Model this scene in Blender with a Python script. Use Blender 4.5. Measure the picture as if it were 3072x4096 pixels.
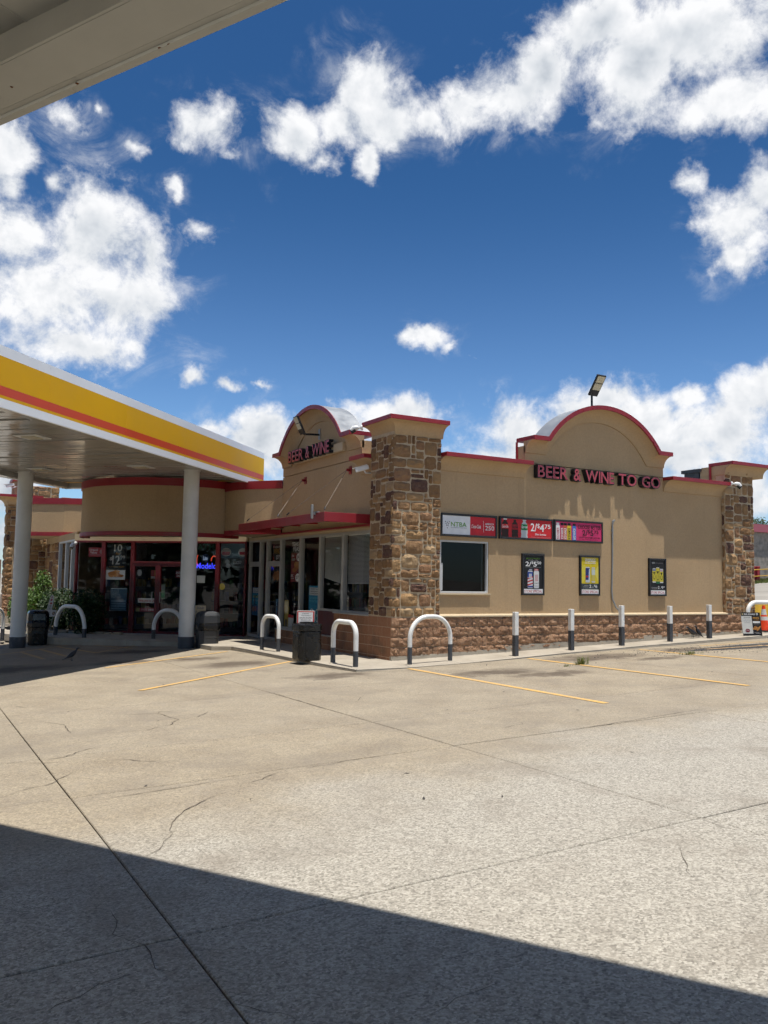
import bpy, bmesh, math, random
from mathutils import Vector, Matrix
rad = math.radians
random.seed(11)
sc = bpy.context.scene
for o in list(bpy.data.objects):
    bpy.data.objects.remove(o)
COL = sc.collection

# ------------------------------------------------------------------ camera
cam_d = bpy.data.cameras.new('camera')
cam = bpy.data.objects.new('camera', cam_d)
COL.objects.link(cam)
sc.camera = cam
cam_d.sensor_fit = 'HORIZONTAL'
cam_d.sensor_width = 36.0
cam_d.lens = 36.0 * 3332.4 / 3072.0
cam_d.clip_end = 3000
yaw, pit, rol = rad(60.272), rad(4.686), rad(0.932)
fw = Vector((math.cos(yaw) * math.cos(pit), math.sin(yaw) * math.cos(pit), math.sin(pit)))
rt = Vector((math.sin(yaw), -math.cos(yaw), 0))
up = rt.cross(fw)
rt2 = math.cos(rol) * rt + math.sin(rol) * up
up2 = -math.sin(rol) * rt + math.cos(rol) * up
cam.matrix_world = Matrix(((rt2.x, up2.x, -fw.x, -8.544), (rt2.y, up2.y, -fw.y, -14.591),
                           (rt2.z, up2.z, -fw.z, 1.612), (0, 0, 0, 1)))

# ------------------------------------------------------------------ sun, exposure
SUN = Vector((-0.008, -0.166, 0.986)).normalized()
sun_d = bpy.data.lights.new('sun', 'SUN')
sun_d.energy = 5.0
sun_d.angle = rad(0.53)
sun_d.color = (1.0, 0.955, 0.88)
sun = bpy.data.objects.new('sun', sun_d)
COL.objects.link(sun)
sun.rotation_euler = SUN.to_track_quat('Z', 'Y').to_euler()
sun.location = (0, 0, 60)
vs = sc.view_settings
vs.view_transform = 'Standard'
vs.look = 'None'
vs.exposure = 0.26
vs.gamma = 1.0
vs.use_curve_mapping = False
sc.cycles.max_bounces = 7
sc.cycles.diffuse_bounces = 3
sc.cycles.glossy_bounces = 3
sc.cycles.transparent_max_bounces = 12
sc.cycles.sample_clamp_indirect = 6.0
sc.cycles.use_denoising = True
sc.cycles.use_adaptive_sampling = True
sc.cycles.adaptive_threshold = 0.03
sc.cycles.adaptive_min_samples = 12

# ------------------------------------------------------------------ node helpers
def N(nt, kind, **kw):
    n = nt.nodes.new(kind)
    for k, v in kw.items():
        if k == 'ins':
            for i, val in v.items():
                if hasattr(val, 'is_output'):
                    nt.links.new(val, n.inputs[i])
                else:
                    n.inputs[i].default_value = val
        else:
            setattr(n, k, v)
    return n

def M(nt, op, a, b=0.0, c=None, clamp=False):
    n = nt.nodes.new('ShaderNodeMath')
    n.operation = op
    n.use_clamp = clamp
    for i, v in enumerate((a, b, c)):
        if v is None:
            continue
        if hasattr(v, 'is_output'):
            nt.links.new(v, n.inputs[i])
        else:
            n.inputs[i].default_value = v
    return n.outputs[0]

def VM(nt, op, a, b=None, out=0):
    n = nt.nodes.new('ShaderNodeVectorMath')
    n.operation = op
    for i, v in enumerate((a, b)):
        if v is None:
            continue
        if hasattr(v, 'is_output'):
            nt.links.new(v, n.inputs[i])
        else:
            n.inputs[i].default_value = v
    return n.outputs[out]

def MIX(nt, f, a, b, mode='MIX'):
    n = nt.nodes.new('ShaderNodeMix')
    n.data_type = 'RGBA'
    n.blend_type = mode
    n.clamp_factor = True
    ia, ib = [s for s in n.inputs if s.type == 'RGBA'][:2]
    for s, v in ((n.inputs[0], f), (ia, a), (ib, b)):
        if hasattr(v, 'is_output'):
            nt.links.new(v, s)
        else:
            s.default_value = v if not isinstance(v, tuple) or len(v) == 4 else (*v, 1)
    return [s for s in n.outputs if s.type == 'RGBA'][0]

def MAP(nt, v, a, b, c=0.0, d=1.0, smooth=True):
    n = nt.nodes.new('ShaderNodeMapRange')
    if smooth:
        n.interpolation_type = 'SMOOTHSTEP'
    nt.links.new(v, n.inputs[0])
    for i, x in enumerate((a, b, c, d)):
        n.inputs[i + 1].default_value = x
    return n.outputs[0]

def NOISE(nt, vec, scale, detail=4.0, rough=0.55, dist=0.0, out=0):
    n = nt.nodes.new('ShaderNodeTexNoise')
    nt.links.new(vec, n.inputs['Vector'])
    n.inputs['Scale'].default_value = scale
    n.inputs['Detail'].default_value = detail
    n.inputs['Roughness'].default_value = rough
    n.inputs['Distortion'].default_value = dist
    return n.outputs[out]

def RAMP(nt, fac, stops, interp='LINEAR'):
    n = nt.nodes.new('ShaderNodeValToRGB')
    n.color_ramp.interpolation = interp
    el = n.color_ramp.elements
    while len(el) < len(stops):
        el.new(0.5)
    for e, (p, c) in zip(el, stops):
        e.position = p
        e.color = (*c, 1) if len(c) == 3 else c
    nt.links.new(fac, n.inputs[0])
    return n.outputs[0]

# ------------------------------------------------------------------ sky with cumulus
# cloud heaps: azimuth, elevation, angular half width, angular half height
CLOUDS = [(0.680, 0.574, 0.154, 0.064), (0.748, 0.561, 0.076, 0.065), (0.638, 0.513, 0.074, 0.042), (0.795, 0.598, 0.069, 0.056, 0.12), (0.909, 0.538, 0.069, 0.048),
          (0.861, 0.559, 0.058, 0.044, 0.09), (0.953, 0.531, 0.067, 0.043, 0.12), (1.002, 0.517, 0.043, 0.028, 0.28), (1.091, 0.550, 0.050, 0.052), (1.059, 0.517, 0.047, 0.034),
          (1.115, 0.520, 0.047, 0.047, 0.09), (1.083, 0.481, 0.020, 0.032, 0.25), (1.168, 0.497, 0.043, 0.041), (1.139, 0.479, 0.033, 0.023, 0.28), (1.274, 0.503, 0.054, 0.039, 0.09),
          (1.243, 0.482, 0.036, 0.020, 0.31), (1.405, 0.365, 0.073, 0.083), (1.451, 0.311, 0.106, 0.070), (1.370, 0.311, 0.080, 0.080, 0.09), (1.480, 0.364, 0.074, 0.058, 0.12),
          (1.422, 0.256, 0.097, 0.041), (1.356, 0.263, 0.041, 0.035, 0.25), (1.338, 0.358, 0.040, 0.073, 0.35), (1.442, 0.493, 0.036, 0.036, 0.25), (1.495, 0.445, 0.036, 0.063, 0.12),
          (1.446, 0.415, 0.029, 0.029, 0.38), (1.487, 0.407, 0.027, 0.027, 0.35), (1.284, 0.393, 0.037, 0.027, 0.31), (1.309, 0.434, 0.020, 0.032, 0.44), (1.360, 0.468, 0.033, 0.021, 0.41),
          (1.403, 0.498, 0.013, 0.013, 0.41), (0.643, 0.394, 0.050, 0.052), (0.647, 0.359, 0.041, 0.039, 0.12), (0.694, 0.440, 0.037, 0.029, 0.28), (0.615, 0.414, 0.057, 0.048, 0.12),
          (1.002, 0.288, 0.048, 0.022, 0.12), (0.975, 0.277, 0.032, 0.015, 0.28), (0.950, 0.268, 0.025, 0.009, 0.47), (1.287, 0.231, 0.036, 0.024, 0.35), (1.238, 0.227, 0.028, 0.015, 0.35),
          (1.204, 0.229, 0.020, 0.009, 0.47), (0.808, 0.184, 0.086, 0.057), (0.866, 0.168, 0.103, 0.058, 0.09), (0.752, 0.188, 0.077, 0.052), (0.666, 0.173, 0.097, 0.068),
          (0.639, 0.210, 0.059, 0.043), (0.913, 0.145, 0.096, 0.048, 0.25), (0.688, 0.107, 0.150, 0.051), (1.208, 0.163, 0.080, 0.040), (1.256, 0.171, 0.047, 0.028, 0.25),
          (1.041, 0.201, 0.080, 0.028, 0.09), (1.095, 0.179, 0.070, 0.036, 0.12), (1.154, 0.148, 0.124, 0.053, 0.12), (1.479, 0.103, 0.048, 0.036), (1.478, 0.037, 0.063, 0.047, 0.12),
          (0.698, 0.146, 0.123, 0.047), (0.831, 0.133, 0.107, 0.040), (0.785, 0.212, 0.046, 0.025), (0.753, 0.097, 0.139, 0.035), (0.697, 0.213, 0.033, 0.022),
          # same kind of sky all round, unseen heaps added to whiten the shade
          (2.00, 0.40, .22, .12), (2.55, 0.62, .22, .13), (2.95, 0.26, .30, .12), (2.30, 0.16, .22, .07),
          (0.12, 0.33, .24, .13), (-0.45, 0.52, .26, .14), (-1.05, 0.24, .30, .12), (-0.25, 0.15, .22, .07),
          (-1.75, 0.48, .26, .15), (-2.45, 0.28, .28, .12), (-2.75, 0.66, .24, .13), (0.30, 0.86, .20, .12),
          (1.50, 0.90, .24, .13), (2.70, 0.98, .26, .12), (-0.90, 0.85, .28, .13), (-2.0, 0.90, .24, .10)]

def build_world():
    w = bpy.data.worlds.new('World')
    sc.world = w
    w.use_nodes = True
    nt = w.node_tree
    nt.nodes.clear()
    sky = N(nt, 'ShaderNodeTexSky', sky_type='NISHITA', sun_disc=False)
    sky.sun_elevation = math.asin(SUN.z)
    sky.sun_rotation = math.atan2(SUN.x, SUN.y)
    sky.altitude = 0
    sky.air_density = 1.0
    sky.dust_density = 0.3
    sky.ozone_density = 2.0
    tc = N(nt, 'ShaderNodeTexCoord')
    d = tc.outputs['Generated']
    sep = N(nt, 'ShaderNodeSeparateXYZ', ins={0: d})
    el = M(nt, 'ARCSINE', sep.outputs[2])
    az = M(nt, 'ARCTAN2', sep.outputs[1], sep.outputs[0])
    # slow turbulence bends the outline of every heap
    wn = NOISE(nt, d, 22.0, 4.0, 0.62, out=1)
    wv = VM(nt, 'SUBTRACT', wn, (0.5, 0.5, 0.5))
    wv = VM(nt, 'MULTIPLY', wv, (0.040, 0.036, 0.0))
    ae = N(nt, 'ShaderNodeCombineXYZ', ins={0: az, 1: el, 2: 0.0})
    p = VM(nt, 'ADD', ae.outputs[0], wv)
    best = None
    for a, e, ra, re, *th in CLOUDS:
        n = nt.nodes.new('ShaderNodeVectorMath')
        n.operation = 'MULTIPLY_ADD'
        sx, sy = math.cos(e) / ra, 1.0 / re
        nt.links.new(p, n.inputs[0])
        n.inputs[1].default_value = (sx, sy, 0)
        n.inputs[2].default_value = (-a * sx, -e * sy, 0)
        l = VM(nt, 'LENGTH', n.outputs[0], out=1)
        if th:
            l = M(nt, 'ADD', l, th[0])
        best = l if best is None else M(nt, 'SMOOTH_MIN', best, l, 0.22)
    best = M(nt, 'MULTIPLY_ADD', best, -1.40, 1.15)
    best = M(nt, 'MINIMUM', best, 1.15)
    n0 = NOISE(nt, d, 15.0, 9.0, 0.64, 0.15)
    up_ = VM(nt, 'ADD', d, (0, -0.004, 0.020))
    n1 = NOISE(nt, up_, 15.0, 4.0, 0.60, 0.15)
    dens = M(nt, 'ADD', best, M(nt, 'MULTIPLY', M(nt, 'SUBTRACT', n0, 0.50), 3.0))
    alpha = MAP(nt, dens, -0.20, 0.72)
    wis = NOISE(nt, VM(nt, 'MULTIPLY', d, (1.0, 1.0, 1.6)), 10.0, 7.0, 0.66, 0.7)
    wisp = M(nt, 'MULTIPLY', MAP(nt, dens, -1.0, 0.4), MAP(nt, wis, 0.50, 0.78, 0.0, 0.55))
    alpha = M(nt, 'MAXIMUM', alpha, wisp)
    # crests facing the high sun are white, thick undersides grey
    lit = M(nt, 'MULTIPLY_ADD', M(nt, 'SUBTRACT', n0, n1), 1.25, 0.88)
    big = NOISE(nt, d, 7.5, 3.0, 0.5)
    core = MAP(nt, dens, 0.6, 1.6)
    shade = M(nt, 'MULTIPLY', core, MAP(nt, big, 0.42, 0.66))
    lit = M(nt, 'SUBTRACT', lit, M(nt, 'MULTIPLY', shade, 0.42))
    lit = M(nt, 'SUBTRACT', lit, MAP(nt, el, 0.07, 0.17, 0.18, 0.0))
    lit = M(nt, 'MINIMUM', M(nt, 'MAXIMUM', lit, 0.40), 1.0)
    ccol = RAMP(nt, lit, [(0.35, (0.36, 0.42, 0.50)), (0.7, (0.72, 0.755, 0.80)), (1.0, (0.98, 0.985, 1.0))])
    tint = MIX(nt, MAP(nt, el, 0.04, 0.50), (1.25, 1.62, 2.05), (0.38, 0.80, 1.20))
    hue = MIX(nt, 1.0, sky.outputs[0], tint, 'MULTIPLY')
    bg1 = N(nt, 'ShaderNodeBackground', ins={0: hue, 1: 0.058})
    bg2 = N(nt, 'ShaderNodeBackground', ins={0: ccol, 1: 0.84})
    above = MAP(nt, el, 0.0, 0.05)
    mx = N(nt, 'ShaderNodeMixShader', ins={0: M(nt, 'MULTIPLY', alpha, above), 1: bg1.outputs[0], 2: bg2.outputs[0]})
    N(nt, 'ShaderNodeOutputWorld', ins={0: mx.outputs[0]})
    w.cycles.sampling_method = 'MANUAL'
    w.cycles.sample_map_resolution = 256
build_world()

# ------------------------------------------------------------------ mesh helpers
V = Vector
class MB:
    def __init__(s):
        s.v, s.f, s.m = [], [], []
    def poly(s, pts, m=0):
        i = len(s.v)
        s.v += [V(p) for p in pts]
        s.f.append(tuple(range(i, i + len(pts))))
        s.m.append(m)
        return s
    def hexa(s, b, t, m=0):
        i = len(s.v)
        s.v += [V(p) for p in b] + [V(p) for p in t]
        for q in ((0, 3, 2, 1), (4, 5, 6, 7), (0, 1, 5, 4), (1, 2, 6, 5), (2, 3, 7, 6), (3, 0, 4, 7)):
            s.f.append(tuple(i + k for k in q))
            s.m.append(m)
        return s
    def box(s, x0, x1, y0, y1, z0, z1, m=0):
        return s.hexa([(x0, y0, z0), (x1, y0, z0), (x1, y1, z0), (x0, y1, z0)],
                      [(x0, y0, z1), (x1, y0, z1), (x1, y1, z1), (x0, y1, z1)], m)
    def obox(s, o, u, v, w, m=0):
        o, u, v, w = V(o), V(u), V(v), V(w)
        return s.hexa([o, o + u, o + u + v, o + v], [o + w, o + u + w, o + u + v + w, o + v + w], m)
    def prism(s, pts, vec, m=0):
        n, i, vec = len(pts), len(s.v), V(vec)
        s.v += [V(p) for p in pts] + [V(p) + vec for p in pts]
        s.f.append(tuple(range(i + n - 1, i - 1, -1))); s.m.append(m)
        s.f.append(tuple(range(i + n, i + 2 * n))); s.m.append(m)
        for k in range(n):
            a, b = i + k, i + (k + 1) % n
            s.f.append((a, b, b + n, a + n)); s.m.append(m)
        return s
    def rings(s, rings, m=0, closed=True, caps=True):
        i, n = len(s.v), len(rings[0])
        for r in rings:
            s.v += [V(p) for p in r]
        for j in range(len(rings) - 1):
            for k in range(n if closed else n - 1):
                a, b = i + j * n + k, i + j * n + (k + 1) % n
                s.f.append((a, b, b + n, a + n))
                s.m.append(m[k] if isinstance(m, (list, tuple)) else m)
        if caps and closed:
            mm = m[0] if isinstance(m, (list, tuple)) else m
            s.f.append(tuple(range(i + n - 1, i - 1, -1))); s.m.append(mm)
            e = i + (len(rings) - 1) * n
            s.f.append(tuple(range(e, e + n))); s.m.append(mm)
        return s
    def tube(s, path, r, n=10, m=0):
        path = [V(p) for p in path]
        rr = r if isinstance(r, (list, tuple)) else [r] * len(path)
        t0 = (path[1] - path[0]).normalized()
        a = t0.orthogonal().normalized()
        out = []
        for k, p in enumerate(path):
            t = (path[min(k + 1, len(path) - 1)] - path[max(k - 1, 0)]).normalized()
            a = (a - t * a.dot(t)).normalized()
            b = t.cross(a)
            out.append([p + (a * math.cos(x) + b * math.sin(x)) * rr[k] for x in [2 * math.pi * q / n for q in range(n)]])
        return s.rings(out, m)
    def lathe(s, c, prof, n=20, m=0):
        c = V(c)
        return s.rings([[c + V((r * math.cos(x), r * math.sin(x), z)) for x in [2 * math.pi * q / n for q in range(n)]] for r, z in prof], m)
    def sweep(s, P, A, B, prof, m=0, caps=True):
        return s.rings([[V(p) + V(a) * d + V(b) * h for d, h in prof] for p, a, b in zip(P, A, B)], m, True, caps)

ORG = {}
def empty(name, loc, label=None, cat=None, group=None, kind=None):
    o = bpy.data.objects.new(name, None)
    o.empty_display_size = 0.2
    COL.objects.link(o)
    o.location = loc
    ORG[o.name] = V(loc)
    return tag(o, label, cat, group, kind)

def tag(o, label=None, cat=None, group=None, kind=None):
    if label: o['label'] = label
    if cat: o['category'] = cat
    if group: o['group'] = group
    if kind: o['kind'] = kind
    return o

def mk(name, mb, mats, parent=None, smooth=False, bevel=0.0, segs=1):
    if not isinstance(mats, (list, tuple)):
        mats = [mats]
    me = bpy.data.meshes.new(name)
    if parent is not None:
        org = ORG[parent.name]
    else:
        xs = [v.x for v in mb.v]; ys = [v.y for v in mb.v]; zs = [v.z for v in mb.v]
        org = V(((min(xs) + max(xs)) / 2, (min(ys) + max(ys)) / 2, min(zs)))
    me.from_pydata([(v - org)[:] for v in mb.v], [], mb.f)
    for mt in mats:
        me.materials.append(mt)
    me.polygons.foreach_set('material_index', mb.m)
    bm = bmesh.new()
    bm.from_mesh(me)
    bmesh.ops.recalc_face_normals(bm, faces=bm.faces)
    bm.to_mesh(me)
    bm.free()
    if smooth:
        me.polygons.foreach_set('use_smooth', [True] * len(me.polygons))
        if hasattr(me, 'set_sharp_from_angle'):
            me.set_sharp_from_angle(angle=rad(38))
    o = bpy.data.objects.new(name, me)
    COL.objects.link(o)
    if parent is not None:
        o.parent = parent
    else:
        o.location = org
    ORG[o.name] = org
    if bevel:
        b = o.modifiers.new('edge', 'BEVEL')
        b.width = bevel
        b.segments = segs
        b.limit_method = 'ANGLE'
    return o

def place(name, me, parent, loc, rot=(0, 0, 0), scale=(1, 1, 1)):
    o = bpy.data.objects.new(name, me)
    COL.objects.link(o)
    o.parent = parent
    o.location = V(loc) - ORG[parent.name]
    o.rotation_euler = rot
    o.scale = scale
    ORG[o.name] = V(loc)
    return o

# ------------------------------------------------------------------ text
_tc = {}
def text_geo(txt, bold=0.0):
    """outline of a line of text as (verts, faces) in a box 1 high; returns verts, faces, width, height"""
    key = (txt, bold)
    if key in _tc:
        return _tc[key]
    cu = bpy.data.curves.new('t', 'FONT')
    cu.body = txt
    cu.size = 1.0
    cu.offset = bold
    cu.resolution_u = 3
    ob = bpy.data.objects.new('t', cu)
    me = bpy.data.meshes.new_from_object(ob)
    vs_ = [v.co.copy() for v in me.vertices]
    fs = [tuple(p.vertices) for p in me.polygons]
    bpy.data.objects.remove(ob)
    bpy.data.curves.remove(cu)
    bpy.data.meshes.remove(me)
    x0 = min(v.x for v in vs_); x1 = max(v.x for v in vs_)
    y0 = min(v.y for v in vs_); y1 = max(v.y for v in vs_)
    vs_ = [V((v.x - x0, v.y - y0, 0)) for v in vs_]
    _tc[key] = (vs_, fs, x1 - x0, y1 - y0)
    return _tc[key]

def add_text(mb, txt, O, U, W, w, h, m=0, bold=0.0, shear=0.0, lift=0.0):
    """text stretched to w x h with its lower left at O, reading along U, up along W"""
    vs_, fs, tw, th = text_geo(txt, bold)
    O, U, W = V(O), V(U), V(W)
    nrm = U.cross(W)
    i = len(mb.v)
    for v in vs_:
        x, y = v.x / tw * w, v.y / th * h
        mb.v.append(O + U * (x + shear * y) + W * y + nrm * lift)
    for f in fs:
        mb.f.append(tuple(i + k for k in f))
        mb.m.append(m)

def solid_text(mb, txt, O, U, W, w, h, depth, m=0, bold=0.0):
    """extruded letter: front at O, going back by depth"""
    vs_, fs, tw, th = text_geo(txt, bold)
    O, U, W = V(O), V(U), V(W)
    nrm = U.cross(W)
    i, n = len(mb.v), len(vs_)
    for k in (0, 1):
        for v in vs_:
            mb.v.append(O + U * (v.x / tw * w) + W * (v.y / th * h) - nrm * depth * k)
    edges = {}
    for f in fs:
        mb.f.append(tuple(i + k for k in f)); mb.m.append(m)
        mb.f.append(tuple(i + n + k for k in reversed(f))); mb.m.append(m)
        for a, b in zip(f, f[1:] + f[:1]):
            e = (min(a, b), max(a, b))
            edges[e] = edges.get(e, 0) + 1
    for (a, b), c in edges.items():
        if c == 1:
            mb.f.append((i + a, i + b, i + n + b, i + n + a)); mb.m.append(m)
# ------------------------------------------------------------------ materials
def new_mat(name):
    m = bpy.data.materials.new(name)
    m.use_nodes = True
    nt = m.node_tree
    nt.nodes.clear()
    b = N(nt, 'ShaderNodeBsdfPrincipled')
    N(nt, 'ShaderNodeOutputMaterial', ins={0: b.outputs[0]})
    pos = N(nt, 'ShaderNodeNewGeometry').outputs['Position']
    return m, nt, b, pos

def bump(nt, b, h, strength, dist=0.01):
    n = N(nt, 'ShaderNodeBump', ins={'Strength': strength, 'Distance': dist, 'Height': h})
    nt.links.new(n.outputs[0], b.inputs['Normal'])

def setc(nt, b, c):
    if hasattr(c, 'is_output'):
        nt.links.new(c, b.inputs['Base Color'])
    else:
        b.inputs['Base Color'].default_value = (*c, 1)

def paint(name, col, rough=0.5, var=0.15, vs_=2.0, bmp=0.0, bs=60.0, metal=0.0, spec=0.4, dirt=0.0):
    """painted or plastic surface with slow mottling, fine bump and optional grime"""
    m, nt, b, pos = new_mat(name)
    n = NOISE(nt, pos, vs_, 5, 0.6)
    dark = tuple(c * (1 - var) for c in col)
    lite = tuple(min(1, c * (1 + var * 0.6)) for c in col)
    c = RAMP(nt, n, [(0.3, dark), (0.7, lite)])
    if dirt:
        g = MAP(nt, NOISE(nt, pos, 14, 8, 0.7), 0.55, 0.75, 0, dirt)
        c = MIX(nt, g, c, (0.09, 0.075, 0.06))
    setc(nt, b, c)
    b.inputs['Roughness'].default_value = rough
    b.inputs['Metallic'].default_value = metal
    b.inputs['Specular IOR Level'].default_value = spec
    nt.links.new(MAP(nt, n, 0.3, 0.7, max(0.02, rough - 0.08), min(1, rough + 0.1)), b.inputs['Roughness'])
    if bmp:
        bump(nt, b, NOISE(nt, pos, bs, 4, 0.6), bmp, 0.004)
    return m

_flat = {}
def ink(col, rough=0.55):
    k = (tuple(round(c, 3) for c in col), rough)
    if k not in _flat:
        m, nt, b, pos = new_mat('print_ink')
        n = NOISE(nt, pos, 9.0, 4, 0.6)
        setc(nt, b, RAMP(nt, n, [(0.3, tuple(c * 0.9 for c in col)), (0.7, col)]))
        b.inputs['Roughness'].default_value = rough
        b.inputs['Specular IOR Level'].default_value = 0.3
        _flat[k] = m
    return _flat[k]

def m_stucco():
    m, nt, b, pos = new_mat('stucco')
    n = NOISE(nt, pos, 0.7, 6, 0.6)
    n2 = NOISE(nt, pos, 22, 5, 0.65)
    c = RAMP(nt, n, [(0.25, (0.405, 0.285, 0.163)), (0.75, (0.475, 0.340, 0.202))])
    c = MIX(nt, MAP(nt, n2, 0.35, 0.7, 0.0, 0.30), c, (0.29, 0.205, 0.12))
    # rain streaks: stretched noise down the wall
    st = VM(nt, 'MULTIPLY', pos, (7.0, 7.0, 0.35))
    s = MAP(nt, NOISE(nt, st, 1.0, 5, 0.6), 0.56, 0.80, 0, 0.26)
    c = MIX(nt, s, c, (0.25, 0.175, 0.10))
    setc(nt, b, c)
    b.inputs['Roughness'].default_value = 0.93
    b.inputs['Specular IOR Level'].default_value = 0.12
    h = M(nt, 'ADD', NOISE(nt, pos, 45, 6, 0.7), M(nt, 'MULTIPLY', NOISE(nt, pos, 9, 3, 0.5), 0.8))
    bump(nt, b, h, 0.45, 0.008)
    return m

def m_stone():
    m, nt, b, pos = new_mat('rock_face_stone')
    r = N(nt, 'ShaderNodeObjectInfo').outputs['Random']
    c = RAMP(nt, r, [(0.0, (0.24, 0.135, 0.066)), (0.18, (0.30, 0.178, 0.086)), (0.38, (0.36, 0.222, 0.108)),
                     (0.55, (0.265, 0.155, 0.080)), (0.70, (0.40, 0.275, 0.155)), (0.80, (0.115, 0.060, 0.048)),
                     (0.92, (0.28, 0.155, 0.085)), (1.0, (0.15, 0.072, 0.052))], 'CONSTANT')
    n = NOISE(nt, pos, 11, 8, 0.68)
    n2 = NOISE(nt, pos, 3.5, 3, 0.5)
    c = MIX(nt, MAP(nt, n, 0.38, 0.70, 0.0, 0.45), c, MIX(nt, 0.5, c, (0.42, 0.28, 0.14)))
    c = MIX(nt, MAP(nt, n2, 0.5, 0.72, 0.0, 0.5), c, MIX(nt, 0.55, c, (0.11, 0.07, 0.05)))
    setc(nt, b, c)
    b.inputs['Roughness'].default_value = 0.9
    b.inputs['Specular IOR Level'].default_value = 0.2
    h = M(nt, 'ADD', NOISE(nt, pos, 16, 8, 0.72), M(nt, 'MULTIPLY', NOISE(nt, pos, 5.5, 4, 0.55), 1.4))
    bump(nt, b, h, 1.0, 0.04)
    return m

def m_block(name, a, bcol, strength, dist):
    m, nt, b, pos = new_mat(name)
    r = N(nt, 'ShaderNodeObjectInfo').outputs['Random']
    n = NOISE(nt, pos, 14, 8, 0.7)
    c = MIX(nt, MAP(nt, n, 0.3, 0.7), a, bcol)
    c = MIX(nt, M(nt, 'MULTIPLY', r, 0.35), c, tuple(x * 0.55 for x in a))
    z = N(nt, 'ShaderNodeSeparateXYZ', ins={0: pos}).outputs[2]
    grime = M(nt, 'MULTIPLY', MAP(nt, NOISE(nt, pos, 2.2, 5, 0.6), 0.45, 0.68), MAP(nt, z, 0.35, 0.75, 0.55, 0.15))
    c = MIX(nt, grime, c, (0.10, 0.075, 0.055))
    setc(nt, b, c)
    b.inputs['Roughness'].default_value = 0.92
    b.inputs['Specular IOR Level'].default_value = 0.15
    h = M(nt, 'ADD', NOISE(nt, pos, 24, 7, 0.72), M(nt, 'MULTIPLY', NOISE(nt, pos, 8, 3, 0.5), 1.3))
    bump(nt, b, h, strength, dist)
    return m

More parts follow.
